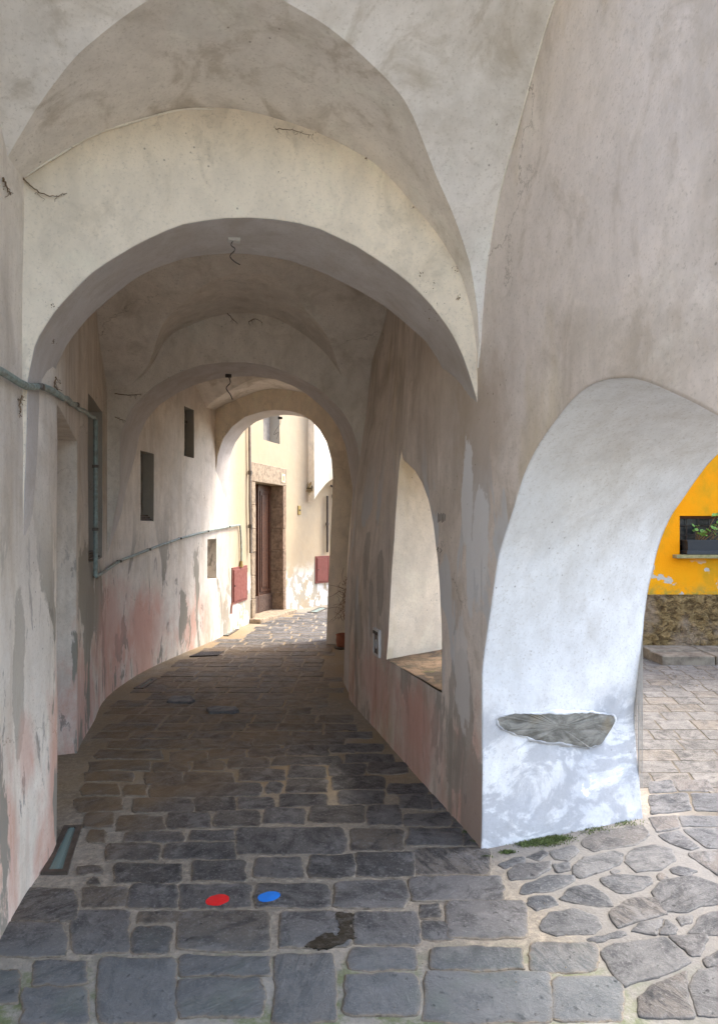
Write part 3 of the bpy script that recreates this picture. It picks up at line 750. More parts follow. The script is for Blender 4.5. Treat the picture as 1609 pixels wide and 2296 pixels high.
# bay 1 (cut off ahead of the viewer so sky light gets in): u = X, v -> Y
lun1 = [(-0.95, 2.92), (-0.80, 3.04), (-0.70, 3.13), (-0.60, 3.215), (-0.39, 3.36), (-0.01, 3.512), (0.18, 3.53), (0.40, 3.51), (0.785, 3.39), (1.035, 3.18), (1.26, 2.89), (1.33, 2.67), (1.39, 2.25), (1.5, 2.1)]
E1 = smooth_interp(lun1)
SR1 = smooth_interp([(-1.0, 3.6), (0.2, 3.95), (1.0, 4.05), (1.6, 4.0), (2.0, 3.86), (2.28, 3.67), (2.4, 3.57), (2.56, 3.38), (2.72, 3.2), (2.85, 2.99), (2.93, 2.79), (2.98, 2.55), (3.03, 2.2), (3.1, 2.0)])
SL1 = smooth_interp([(-1.0, 3.4), (0.2, 3.75), (1.0, 3.82), (1.5, 3.76), (2.0, 3.6), (2.37, 3.43), (2.61, 3.28), (2.87, 3.08), (3.0, 2.95), (3.06, 2.8)])
Q1 = lambda u, v: (u, lerp(-1.0, 3.09, v))
def S1(u, v):
    y = lerp(-1.0, 3.09, v); f = (u + 0.75) / 2.11
    return lerp(SL1(y), SR1(y), min(1.05, max(-0.05, f)))
vault(Q1, E1, S1, 'nearest groin vault with a tall pale cell meeting the big lunette', -0.93, 1.46, 0.60, 1.0, nu=130, ns=60)

def seam(pts, name, parent, r=0.006):
    m = MB(); P = [Vector(p) + noise.noise_vector(Vector(p) * 6) * 0.003 for p in pts]
    m.tube(P, [r * (0.6 + 0.8 * abs(noise.noise(Vector(p) * 9))) for p in pts], 5, cap=False)
    return m.build(name, M['bead'], parent)
M['bead'] = plaster('pale_seam_plaster', (0.82, 0.76, 0.64), (0.78, 0.72, 0.62), blot=0.15, seed=13.0)
v1_ = bpy.data.objects['vault_bay']
seam([(lerp(-0.72, 1.33, i / 90), 3.038, E1(lerp(-0.72, 1.33, i / 90)) - 0.002) for i in range(91)], 'seam_bead', v1_)
seam([(1.355, lerp(2.0, 3.0, i / 60), SR1(lerp(2.0, 3.0, i / 60)) - 0.002) for i in range(61)], 'seam_bead', v1_, 0.005)
def dirt(spots, fn, parent, seed):
    random.seed(seed); m = MB()
    for x, y, n, sp in spots:
        for _ in range(n):
            p = fn(x + random.gauss(0, sp), y + random.gauss(0, sp)); r = random.uniform(0.0015, 0.0055)
            V = [m.vert(p + Vector((random.uniform(-r, r), random.uniform(-r, r) * .6, random.uniform(-r, r)))) for _ in range(6)]
            for f in ((0,1,2),(1,2,3),(2,3,4),(3,4,5),(0,2,4),(1,3,5)): m.face([V[k] for k in f])
    o = m.build('dirt_specks', M['twig'], parent, smooth=0, merge=False); o['kind'] = 'stuff'; return o
fa1 = lambda x, y: on_line(x, y, A1, B1)[2] + Vector((0, -0.006, 0))
dirt([(300, 268, 8, 2.5), (450, 241, 5, 1.5), (335, 248, 3, 2), (820, 356, 5, 2), (925, 465, 6, 3), (1020, 604, 14, 4), (1026, 668, 12, 3), (960, 640, 14, 14), (95, 365, 8, 3), (45, 405, 12, 4), (975, 700, 12, 12), (700, 300, 5, 3), (450, 375, 4, 25), (115, 690, 6, 6), (122, 770, 8, 4), (640, 430, 4, 40)], fa1, bpy.data.objects['cross_arch'], 31)

# bay 2
yf2 = lambda x: lerp(6.52, 5.97, (x + 0.95) / 2.7) + 0.03
lun2 = [(x * k + 191.3, y * k + 574) for x, y in [(450, 435), (560, 375), (700, 325), (800, 310), (900, 312), (1000, 330), (1100, 375), (1200, 440), (1290, 520), (1365, 620)]]
pts = []
for x, y in lun2:
    u, z, p = on_line(x, y, A2, B2); pts.append((p.x, z))
pts = [(-1.2, 2.5), (-0.85, 2.8), (-0.46, 3.1)] + pts + [(1.55, 2.75), (1.9, 2.4)]
E2 = smooth_interp(pts)
SD = smooth_interp([(-0.05, 2.6), (0.02, 2.98), (0.15, 3.12), (0.45, 3.33), (0.6, 3.47), (0.9, 3.58), (1.3, 3.74), (1.6, 3.78)])
def Q2(u, v): return (u, lerp(3.45, yf2(u), v))
def S2(u, v):
    L = yf2(u) - 3.45; d = min(v, 1 - v) * L
    return SD(d) + 0.05 * (u - 0.3)
vault(Q2, E2, S2, 'shadowy groin vault between the nearest and the middle arch, cobwebs in its corners', -1.05, 1.85, 0.0, 1.0, mat='vault_inner')

# bay 3
def Q3(u, v):
    n = Vector((lerp(-1.2, 2.0, u), lerp(7.0, 6.35, u))); f = Vector((lerp(-0.5, 2.5, u), lerp(9.9, 8.36, u)))
    p = n.lerp(f, v); return (p.x, p.y)
E3 = smooth_interp([(0, 2.6), (0.12, 3.0), (0.3, 3.38), (0.5, 3.55), (0.7, 3.42), (0.88, 3.05), (1.0, 2.6)])
S3 = lambda u, v: interp([(0, 2.8), (0.1, 3.2), (0.25, 3.5), (0.4, 3.72), (0.5, 3.75)], min(v, 1 - v))
vault(Q3, E3, S3, 'dark groin vault between the middle and the farthest arch', 0, 1, 0, 1)

# ------------------------------------------------------------------ unseen upper storey and an added sun-blocking box
def house(name, label, boxes, mat, cat='house'):
    mb = MB()
    for x0, y0, z0, x1, y1, z1 in boxes: mb.box((x0, y0, z0), (x1-x0, 0, 0), (0, y1-y0, 0), (0, 0, z1-z0))
    o = mb.build(name, mat, smooth=0); return tag(o, label, cat)
house('storey_and_sun_block', 'plain plastered upper storey over the vaults, with an added unseen block against the sun', [(-3.0, 1.9, 4.38, 2.36, 9.0, 6.0), (1.37, 0.2, 4.38, 2.36, 1.9, 6.0)], M['yellow_out'], 'building')  # second box is added out of view to keep sun off the near passage

# ------------------------------------------------------------------ ground and paving
mb = MB()
g = []
xs = [-40, -10, -2.5] + [-1.2 + 0.022 * i for i in range(190)] + [3.1, 3.3, 4, 6, 12, 40]
ys = [-40, -8, 0.5] + [1.7 + 0.022 * i for i in range(160)] + [5.3 + .06 * i for i in range(50)] + [9, 12, 20, 60]
for x in xs:
    g.append([(x, y, 0.0015 + 0.0032 * noise.noise(Vector((x * 11, y * 11, 0))) + 0.0016 * noise.noise(Vector((x * 29, y * 29, 4)))) for y in ys])
mb.grid(g)
structure(mb.build('ground', M['mortar'], smooth=60))

def stone_poly(mb, pl, h=0.0065, inset=0.007, tint=None, rough=0.007, rounds=2, dome=0.0015, flat=False, grow=0.0):
    """a paving stone from its outline on the ground: chamfered edge, slightly uneven top"""
    pl = [Vector((p[0], p[1], 0)) for p in pl]
    c = sum(pl, Vector()) / len(pl)
    if grow: pl = [p + (p - c).normalized() * grow for p in pl]
    out = []
    for a, b in zip(pl, pl[1:] + pl[:1]):
        n = max(1, int((b - a).length / 0.022))
        for k in range(n): out.append(a.lerp(b, k / n))
    for _ in range(rounds):
        o2 = []
        for a, b in zip(out, out[1:] + out[:1]): o2 += [a.lerp(b, 0.25), a.lerp(b, 0.75)]
        out = o2[::2] if len(o2) > 90 else o2
    o = []
    for p in out:
        q = p + noise.noise_vector(Vector((p.x * 9, p.y * 9, 3.3))) * rough * 1.2 + noise.noise_vector(Vector((p.x * 26, p.y * 26, 1.3))) * rough * 0.9 + noise.noise_vector(Vector((p.x * 70, p.y * 70, 5.3))) * rough * 0.45
        o.append(Vector((q.x, q.y, 0)))
    out = o
    tint = random.random() if tint is None else tint
    hh = h * random.uniform(0.75, 1.25); tx, ty = random.uniform(-.006, .006), random.uniform(-.006, .006)
    if flat: hh, tx, ty = h, 0, 0
    na = 0.0008 if flat else 0.0035
    def ring(f_in, z):
        r = []
        for p in out:
            d = c - p; L = d.length
            q = p + d * min(0.6, f_in / max(L, 1e-4))
            r.append(mb.vert((q.x, q.y, z + (q.x - c.x) * tx + (q.y - c.y) * ty + 0.0025 * noise.noise(Vector((q.x * 14, q.y * 14, 7))) * (z > 0))))
        return r
    rs = [ring(0, -0.012), ring(0.001, hh * 0.45), ring(inset * 0.6, hh * 0.85), ring(inset * 1.6, hh + dome * 0.3), ring(inset * 4.0, hh + dome * 0.6)]
    for r_, ev in zip(rs, (0, 0, 0.12, 0.45, 1.0)):
        for q in r_: mb.e[q] = ev
    f0 = len(mb.f)
    for a, b in zip(rs, rs[1:]):
        for i in range(len(a)): mb.face((a[i], a[(i+1) % len(a)], b[(i+1) % len(a)], b[i]))
    # inner rings
    last = rs[-1]
    inner = []
    for p in last:
        v = Vector(mb.v[p]); q = v.lerp(Vector((c.x, c.y, hh + dome)), 0.5)
        q.z = hh + dome * 0.8 + na * noise.noise(Vector((q.x * 10, q.y * 10, 2)))
        inner.append(mb.vert(q))
    for i in range(len(last)): mb.face((last[i], last[(i+1) % len(last)], inner[(i+1) % len(last)], inner[i]))
    cc = mb.vert((c.x, c.y, hh + dome + 0.002 * random.uniform(-1, 1)))
    for i in range(len(inner)): mb.face((inner[i], inner[(i+1) % len(inner)], cc))
    mb.c += [tint] * (len(mb.f) - f0)
    return hh

OYZ = 1626
rows = [ # x0, x1, y0, y1 (y from 1626), tint or None
 (-40,45,550,625,.5),(75,195,530,585,.5),(50,195,592,672,.6),(220,395,525,668,.55),(405,605,520,565,.5),(400,590,572,655,.5),(615,752,515,668,.65),(788,930,503,550,.6),(772,935,562,650,.55),(965,1172,502,550,.05),(948,1235,556,668,.7),
 (1190,1335,490,555,.8),(1240,1395,568,665,.7),
 (-60,145,447,520,.6),(160,292,417,512,.55),(312,402,420,445,.4),(298,382,455,512,.02),(400,605,420,508,.25),(625,782,420,500,.6),(795,942,420,495,.55),(940,985,405,437,.5),(948,1020,443,482,.2),(1003,1180,395,478,.7),
 (30,170,368,440,.5),(185,285,365,408,.4),(290,395,360,413,.3),(400,562,360,413,.3),(575,740,358,412,.35),(750,910,352,412,.6),(918,1130,342,398,.75),
 (255,405,312,357,.05),(428,553,306,353,.08),(570,680,299,347,.45),(692,795,293,345,.02),(798,930,288,343,.03),(925,1095,278,338,.8),
 (198,238,238,265,.1),(175,232,318,338,.1),(200,222,345,360,.0),
 (238,360,267,305,.08),(372,530,265,302,.15),(530,772,232,292,.3),(785,905,235,283,.4),(912,1035,232,272,.7),
 (280,412,241,264,.3),(425,528,238,262,.2),
 (262,370,206,240,.25),(372,472,197,233,.2),(482,582,193,230,.1),(590,686,187,222,.3),(695,818,182,220,.1),(822,900,180,225,.55),(905,1010,198,228,.6),
 (300,435,165,197,.3),(438,528,163,195,.05),(534,614,163,188,.5),(622,735,155,185,.15),(758,862,147,178,.45),(895,990,157,190,.3),
 (170,275,165,195,.4),(278,330,134,160,.4),(338,585,130,162,.15),(597,630,127,153,.3),(640,735,122,152,.1),(745,862,117,147,.0),(868,960,133,157,.35),
 (323,412,108,133,.15),(414,525,106,130,.2),(536,640,100,124,.2),(647,730,94,120,.15),(737,820,88,115,.2),(825,915,85,110,.1),
 (345,425,84,105,.2),(432,503,80,103,.1),(513,602,75,99,.05),(610,765,72,92,.15),(772,885,66,85,.3),
 (378,462,60,82,.1),(467,550,56,77,.15),(556,642,52,74,.1),(646,738,48,70,.2),(742,798,44,64,.15)]
mb = MB()
def px_stone(x0, x1, y0, y1, tint):
    w, h = x1 - x0, y1 - y0
    j = lambda s: random.uniform(-s, s)
    c = min(0.09 * h, 7)
    pl = [(x0 + c + j(3), y1 + j(2)), (x0 + w * .5 + j(9), y1 + j(2.5)), (x1 - c + j(3), y1 + j(2)), (x1 + j(3), y1 - c), (x1 + j(4), y0 + h * .45), (x1 - 2 + j(4), y0 + c), (x1 - c - 3 + j(4), y0 + j(2)),
          (x0 + w * .5 + j(9), y0 + j(2)), (x0 + c + 3 + j(4), y0 + j(2)), (x0 + 2 + j(4), y0 + c), (x0 + j(4), y0 + h * .55), (x0 + j(3), y1 - c)]
    return [flr(x, y + OYZ) for x, y in pl]
FLATS = {(400, 358), (575, 358), (625, 420), (795, 420)}
rows += [(185,268,133,158,.5),(190,300,106,128,.45),(200,335,82,103,.5),(215,365,58,78,.5),(240,455,36,55,.4),(190,255,198,232,.6),(160,165,0,1,.5),(470,560,30,50,.2),(565,655,26,47,.3),(660,770,22,44,.25),(775,860,42,60,.3),(1010,1060,205,232,.7),(1035,1085,236,272,.75),(968,1005,160,190,.6),(135,165,385,440,.5)]
rows = [r for r in rows if r[3] - r[2] > 3]
for r in rows: stone_poly(mb, px_stone(*r), tint=r[4], rounds=1, flat=(r[0], r[2]) in FLATS, grow=0.007 if r[2] < 350 else 0.010)
# nearer than the frame and farther into the passage: courses in the same manner
def course(t0, t1, l0, l1, wmin, wmax, gap, keep):
    l = l0 + random.uniform(0, 0.1)
    while l < l1:
        w = random.uniform(wmin, wmax)
        r = l + w
        g2 = gap / 2
        lj = lambda a: random.uniform(-a, a)
        q = [(l + g2, t0 + g2 + lj(.01)), ((l + r) / 2, t0 + g2 + lj(.012)), (r - g2, t0 + g2 + lj(.01)), (r - g2 + lj(.008), (t0 + t1) / 2), (r - g2, t1 - g2 + lj(.01)), ((l + r) / 2, t1 - g2 + lj(.012)), (l + g2, t1 - g2 + lj(.01)), (l + g2 + lj(.008), (t0 + t1) / 2)]
        P = [(tt * SA + ll * CA, tt * CA - ll * SA) for ll, tt in q]
        if keep(P): stone_poly(mb, P, tint=random.random() * 0.6, rounds=1, h=random.uniform(0.003, 0.008))
        l = r
def inside(P):
    for x, y in P:
        if y > 12.6 or y < 0.3: return False
        ls = s_atY(min(y, 13.7)); lx = LPt(ls).x if ls else -0.75
        if y < 3.5: lx = -0.75
        mg = 0.03
        rx = 1.36 if y < 6 else (1.36 + (y - 5.9) * 0.2 if y < 8.6 else 3.2)
        if x < lx + mg - 0.03 or x > rx - 0.02: return False
    return True
t = 4.66
while t < 14.5:
    d = random.uniform(0.17, 0.27)
    course(t, t + d, -3.2, 2.2, 0.2, 0.5, 0.016, inside)
    t += d
t = 2.06
for _ in range(4):
    course(t - 0.26, t, -1.5, 1.6, 0.3, 0.6, 0.035, lambda P: all(p[0] > -0.72 and p[0] < 2.5 for p in P))
    t -= 0.26
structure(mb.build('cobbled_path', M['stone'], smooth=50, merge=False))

# crazy paving at the foot of the pier
crazy = [[(665,1045),(720,1010),(855,998),(860,1030),(790,1070),(680,1082)], [(715,1140),(740,1100),(850,1062),(970,1060),(960,1090),(860,1125),(740,1145)],
 [(750,1190),(770,1160),(855,1148),(890,1190),(800,1215)], [(870,1010),(940,1000),(950,1035),(890,1048)], [(960,1020),(1010,980),(1150,950),(1190,965),(1160,1010),(1000,1075),(965,1060)],
 [(895,1165),(940,1115),(1030,1103),(1110,1145),(1135,1195),(1080,1200),(960,1180)], [(1085,1075),(1140,1055),(1300,1065),(1310,1090),(1240,1130),(1160,1140),(1100,1105)],
 [(1185,1000),(1230,940),(1320,920),(1390,935),(1415,985),(1350,1030),(1240,1040)], [(810,1280),(860,1225),(960,1210),(1060,1240),(1085,1290),(1040,1320),(880,1330),(815,1310)],
 [(1120,1230),(1200,1165),(1330,1160),(1385,1235),(1290,1250),(1160,1300)], [(1310,1130),(1360,1080),(1490,1060),(1600,1100),(1680,1170),(1480,1215),(1370,1225)],
 [(1215,1310),(1260,1275),(1360,1258),(1330,1325)], [(1345,1325),(1372,1262),(1430,1300),(1420,1325)], [(1480,1320),(1540,1240),(1650,1215),(1740,1260),(1700,1330)],
 [(1390,1030),(1430,1018),(1510,1040),(1470,1060),(1410,1050)], [(995,905),(1090,860),(1270,832),(1305,880),(1240,920),(1050,950),(1010,930)],
 [(850,955),(960,920),(990,950),(930,990),(870,985)], [(750,975),(820,945),(850,960),(800,990)], [(620,1010),(690,985),(740,975),(740,1000),(650,1030)],
 [(1015,1345),(1180,1308),(1200,1330),(1050,1365)], [(1115,1040),(1140,1030),(1165,1038),(1140,1052)], [(1330,1060),(1350,1045),(1380,1060),(1360,1085),(1335,1080)],
 [(1420,1250),(1460,1235),(1500,1240),(1490,1265),(1440,1285)],
 [(1075,1400),(1140,1370),(1380,1340),(1480,1450),(1400,1490),(1190,1560),(1130,1490)], [(1390,1335),(1560,1330),(1530,1420),(1480,1420)], [(1540,1440),(1620,1400),(1700,1420),(1700,1470),(1560,1470)],
 [(1250,1610),(1310,1560),(1470,1490),(1460,1620),(1500,1700),(1260,1700)], [(1480,1560),(1520,1480),(1700,1470),(1700,1690),(1510,1690)],
 [(1295,800),(1425,792),(1435,845),(1335,866)],[(1345,880),(1430,860),(1525,932),(1480,945),(1395,915)],[(1450,855),(1600,845),(1760,852),(1740,940),(1560,938)],[(1475,960),(1570,950),(1740,955),(1740,1085),(1612,1058),(1530,1010)],
 [(1300,700),(1470,690),(1490,765),(1310,785)],[(1488,690),(1740,695),(1740,775),(1508,768)],[(1440,792),(1740,795),(1740,835),(1450,842)],[(1300,640),(1400,632),(1420,680),(1302,690)],[(1412,630),(1560,632),(1590,680),(1432,680)]]
mb = MB()
ct = [.1,.15,.05,.3,.7,.2,.35,.85,.6,.8,.5,.6,.55,.5,.3,.25,.6,.5,.6,.2,.9,.95,1,.75,.1,.5,.8,.7,.4,.5,.45,.4,.5,.35,.45,.5,.4]
for pl, tn in zip(crazy, ct): stone_poly(mb, [flr(804.5 + x * 0.5, 1435 + y * 0.5) for x, y in pl], tint=tn, rounds=2, h=0.008, grow=0.008)
for pl in ([(462,1592),(480,1588),(530,1589),(537,1598),(528,1602),(468,1602)], [(372,1578),(385,1565),(430,1565),(440,1575),(425,1580)]): stone_poly(mb, [flr(*q) for q in pl], tint=1.0, rounds=1, h=0.02)
structure(mb.build('crazy_paving', M['crazy_stone'], smooth=50, merge=False))

# slabs of the court
mb = MB()
t = 4.05 - 0.27 * 9
row = 0
while t < 8.6:
    d = 0.235 + random.uniform(-0.02, 0.02)
    l = 0.2 + random.uniform(0, 0.3)
    while l < 9.0:
        w = random.uniform(0.2, 0.36)
        sk = 0.21
        q = [(l, t), (l + w, t), (l + w + d * sk, t + d), (l + d * sk, t + d)]
        cx, cy = sum(p[0] for p in q) / 4, sum(p[1] for p in q) / 4
        q = [(lerp(p[0], cx, 0.008 / w + .008), lerp(p[1], cy, 0.02)) for p in q]
        P = [(tt * SA + ll * CA, tt * CA - ll * SA) for ll, tt in q]
        ctr = (sum(p[0] for p in P) / 4, sum(p[1] for p in P) / 4)
        # the court begins outside the wall and beyond the diagonal mortar band by the pier
        band = ctr[0] - (2.48 + max(0, 3.05 - ctr[1]) * 0.32)
        if band > 0.12 and min(p[0] for p in P) > 2.42 and not (ctr[1] < 3.3 and ctr[0] < 3.0):
            stone_poly(mb, P, tint=random.random(), rounds=0, h=0.005, inset=0.004, rough=0.004, dome=0.0005)
        l += w
    t += d; row += 1
structure(mb.build('court_paving', M['court_stone'], smooth=50, merge=False))

# ------------------------------------------------------------------ yellow house across the court
TY = 8.2
def yw(x, y, off=0.0):            # point on the house front, plane facing the viewer
    t = TY - off
    return at_depth(x, y, t)
RV = Vector((CA, -SA, 0)); FV = Vector((SA, CA, 0)); UP = Vector((0, 0, 1))
def yh(l, z, off=0.0): return RV * l + FV * (TY - off) + UP * z
ro = empty('yellow_house', yh(5, 0), 'yellow rendered house with rough brown plinth facing the court', 'house')
WL, WR, WB, WT = 4.06, 4.98, 1.265, 1.755
mb = MB()
xs_ = [3.0, WL, WR, 9.5]; zs_ = [0.757, WB, WT, 5.0]
for i in range(3):
    for j in range(3):
        if i == 1 and j == 1: continue
        mb.grid([[yh(xs_[i], zs_[j]), yh(xs_[i], zs_[j+1])], [yh(xs_[i+1], zs_[j]), yh(xs_[i+1], zs_[j+1])]])
mb.grid([[yh(3.0, 0.757), yh(3.0, 5)], [yh(3.0, 0.757, -2.5), yh(3.0, 5, -2.5)]])
mb.grid([[yh(9.5, 0.757), yh(9.5, 5)], [yh(9.5, 0.757, -2.5), yh(9.5, 5, -2.5)]])
mb.grid([[yh(3.0, 5), yh(3.0, 5, -2.5)], [yh(9.5, 5), yh(9.5, 5, -2.5)]])
for a, b in (((WL, WB), (WL, WT)), ((WR, WB), (WR, WT)), ((WL, WT), (WR, WT)), ((WL, WB), (WR, WB))):
    mb.grid([[yh(*a), yh(*b)], [yh(a[0], a[1], -0.16), yh(b[0], b[1], -0.16)]])
wl = part(mb, 'wall', M['yellow'], ro, smooth=0)
mb = MB()
n = 60
mb.grid([[yh(lerp(3.0, 9.5, i / (4 * n)), lerp(-0.03, 0.757, j / 24), 0.035 + 0.03 * noise.noise(Vector((i * .45, j * .45, 0))) + 0.02 * noise.noise(Vector((i * 1.1, j * 1.1, 3)))) for j in range(25)] for i in range(4 * n + 1)])
mb.grid([[yh(3.0, 0.757, -0.01), yh(9.5, 0.757, -0.01)], [yh(3.0, 0.757, 0.04), yh(9.5, 0.757, 0.04)]])
mb.grid([[yh(3.0, -0.03, 0.04), yh(3.0, .757, 0.04)], [yh(3.0, -0.03, -2.5), yh(3.0, .757, -2.5)]])
part(mb, 'plinth', M['roughcast'], ro, smooth=60)
mb = MB(); mb.box(yh(WL - 0.09, WB - 0.045, -0.05), RV * (WR - WL + 0.18), FV * -0.16, UP * 0.045)
M['green_stone'] = simple('mossy_sill_stone', (0.26, 0.22, 0.10), 0.9, var=0.2, scale=14, bump=0.5, dark=(0.14, 0.13, 0.05))
part(mb, 'window_sill', M['green_stone'], ro, smooth=0, bevel=0.004)
mb = MB()
fw = 0.035
for o_, a_, c_ in ((yh(WL, WB, -0.10), RV * fw, UP * (WT - WB)), (yh(WR - fw, WB, -0.10), RV * fw, UP * (WT - WB)), (yh(WL + fw, WT - fw, -0.10), RV * (WR - WL - 2*fw), UP * fw), (yh(WL + fw, WB, -0.10), RV * (WR - WL - 2*fw), UP * fw)):
    mb.box(o_, a_, FV * 0.04, c_)
wf = part(mb, 'window', simple('rust_brown_frame', (0.10, 0.04, 0.018), 0.7, var=0.15), ro, smooth=0)
mb = MB(); mb.box(yh(WL, WB, -0.155), RV * (WR - WL), FV * 0.01, UP * (WT - WB)); mb.build('pane', M['dark_glass'], wf, smooth=0).location = -ro.location
mb = MB()
for i in range(1, 6): mb.tube([yh(lerp(WL, WR, i / 6), WB, -0.125), yh(lerp(WL, WR, i / 6), WT, -0.125)], 0.006, 6)
for i in range(1, 4): mb.tube([yh(WL, lerp(WB, WT, i / 4), -0.128), yh(WR, lerp(WB, WT, i / 4), -0.128)], 0.005, 6)
mb.build('grille', M['dark_metal'], wf).location = -ro.location

# planter box on that sill
po = empty('window_box', yh(4.34, WB, 0.06), 'black plastic window box resting on the mossy sill', 'planter')
mb = MB()
def taper(l0, l1, z0, z1, d0, d1, o0):
    pts = []
    for z, g_ in ((z0, 0.0), (z1, 0.012)):
        pts.append([yh(l0 - g_, z, d0 - g_), yh(l1 + g_, z, d0 - g_), yh(l1 + g_, z, d1 + g_), yh(l0 - g_, z, d1 + g_)])
    return pts
b0, t0_ = taper(4.125, 4.525, WB + 0.004, WB + 0.17, -0.06, 0.085, 0)
P = [b0 + [b0[0]], t0_ + [t0_[0]]]
mb.grid(P)
rim = [p + UP * 0.0 for p in t0_]
c_ = sum(t0_, Vector()) / 4
r1 = [c_ + (p - c_) * 1.05 for p in t0_]; r2 = [p + UP * 0.016 for p in r1]; r3 = [c_ + (p - c_) * 0.94 + UP * 0.016 for p in t0_]; r4 = [c_ + (p - c_) * 0.93 - UP * 0.02 for p in t0_]
mb.grid([q + [q[0]] for q in (t0_, r1, r2, r3, r4)])
mb.face([mb.vert(p) for p in b0])
mb.face([mb.vert(p) for p in r4])
part(mb, 'trough', M['black_plastic'], po, smooth=30)
mb = MB(); mb.box(yh(4.10, WB + 0.003, -0.075), RV * 0.45, FV * -0.18, UP * 0.05)
part(mb, 'saucer', M['black_plastic'], po, smooth=0, bevel=0.004)
random.seed(21)
pl_ = empty('potted_plant', yh(4.5, WB + 0.17, 0.0), 'leafy green plant with round leaves growing from the black window box', 'plant')
sb, lb = MB(), MB()
for i in range(17):
    l0 = random.uniform(4.22, 4.50); l1 = l0 + random.uniform(-0.09, 0.26) + (l0 - 4.25) * .5; h = random.uniform(0.05, 0.19) + (0.18 if l1 > 4.48 and random.random() < 0.6 else 0)
    o1 = random.uniform(-0.02, 0.12)
    a = yh(l0, WB + 0.15, 0.01); b = yh(lerp(l0, l1, .6), WB + 0.18 + h * .6, lerp(0, o1, .6)); c = yh(l1, WB + 0.18 + h, o1)
    sb.tube([a, b, c], [0.004, 0.003, 0.002], 5)
    for k in range(random.randint(2, 4)):
        ctr = c.lerp(b, random.random() * 0.6) + Vector((random.uniform(-.04, .04), random.uniform(-.04, .04), random.uniform(-.015, .025)))
        r = random.uniform(0.018, 0.036)
        nx = (Vector((random.uniform(-.6, .6), random.uniform(-.9, .1), 0.7))).normalized()
        ax = nx.cross(Vector((0.3, 1, 0.1))).normalized(); ay = nx.cross(ax)
        ids = [lb.vert(ctr + (ax * math.cos(q * 2 * math.pi / 12) + ay * math.sin(q * 2 * math.pi / 12)) * r * (1 + 0.12 * math.sin(q * math.pi)) + nx * (0.006 if q % 2 else 0)) for q in range(12)]
        cv = lb.vert(ctr - nx * 0.006)
        for q in range(12): lb.face((ids[q], ids[(q+1) % 12], cv))
part(sb, 'stems', M['stem'], pl_); part(lb, 'foliage', M['leaf'], pl_)

M['step_stone'] = simple('worn_step_stone', (0.20, 0.165, 0.12), 0.9, var=0.25, scale=7, bump=0.9, dark=(0.09, 0.07, 0.05))
# low stone step along the plinth
mb = MB()
random.seed(5)
z_ = 0.12
sx = 3.52
while sx < 8.5:
    w = random.uniform(0.35, 0.8)
    for d0, d1 in ((0.06, 0.36), (0.37, 0.68)):
        mb.box(yh(sx, -0.02, d1), RV * (w - 0.012), FV * (d1 - d0 - 0.012), UP * (z_ + 0.02 + random.uniform(-.008, .008) + (0.0 if d0 < .2 else -0.012)))
    sx += w
mb.wobble(0.0, 1, 0.008)
o = mb.build('stone_step', M['step_stone'], smooth=0, bevel=0.012); tag(o, 'low worn stone step along the foot of the yellow house', 'step')

# ------------------------------------------------------------------ things on the left wall
def wall_path(pts, off):
    P = []
    for x, y in pts:
        s, z = onL(x, y); P.append(lw(s, z, off))
    return P
ro = empty('cable_conduit', lw(onL(206, 1290)[0], 1.2, 0), 'green painted cable conduit running along the left plaster wall to the red meter cupboard', 'conduit')
path = [(-40, 822), (0, 842), (45, 862), (80, 868), (125, 886), (165, 912), (204, 937)]
P = wall_path(path, 0.025)
P = [Vector(p) for p in resample([tuple(p) for p in P], 40)]
P = [p + Vector((0, 0, 0.006 * math.sin(i * 0.8))) for i, p in enumerate(P)]
s2, zt2 = onL(206, 940); zb2 = onL(206, 1292)[1]
D = [lw(s2, lerp(zt2, zb2, i / 10), 0.03) for i in range(11)]
part((lambda m: (m.tube(P, 0.016, 8), m)[1])(MB()), 'upper_run', M['green_pipe'], ro)
part((lambda m: (m.tube(D, 0.018, 10), m)[1])(MB()), 'vertical_pipe', M['green_pipe'], ro)
low = [(207, 1293), (222, 1285), (240, 1272), (262, 1258), (300, 1243), (350, 1224), (400, 1207), (440, 1196), (480, 1187), (510, 1181), (533, 1177)]
L_ = wall_path(low, 0.03)
L_ = [Vector(p) for p in resample([tuple(p) for p in L_], 60)]
part((lambda m: (m.tube(L_, 0.014, 8), m)[1])(MB()), 'lower_run', M['green_pipe'], ro)
e = wall_path([(534, 1177), (536, 1200), (537, 1230), (537, 1266)], 0.03)
part((lambda m: (m.tube(e, 0.014, 8), m)[1])(MB()), 'drop_pipe', M['green_pipe'], ro)
for q in ([D[3], D[7]] + [L_[i] for i in (14, 24, 34, 44, 54)] + [P[8], P[26]]):
    m_ = MB(); d_ = 0.024
    m_.box(q - Vector((d_, d_, d_ * .5)), (2 * d_, 0, 0), (0, 2 * d_, 0), (0, 0, d_))
    part(m_, 'clip', M['frame_metal'], ro, smooth=0, bevel=0.003)

def wall_frame(x0, x1, y0, y1):   # chord frame on the left wall: origin, along, normal, size
    s0, s1 = onL(x0, (y0 + y1) / 2)[0], onL(x1, (y0 + y1) / 2)[0]
    z0 = (onL(x0, y1)[1] + onL(x1, y1 - (x1 - x0) * 0.0)[1]) / 2; z1 = (onL(x0, y0)[1] + onL(x1, y0)[1]) / 2
    a = LPt(s0); b = LPt(s1); d = (b - a); w = d.length; d.normalize()
    return a, d, Vector((d.y, -d.x, 0)), w, z0, z1

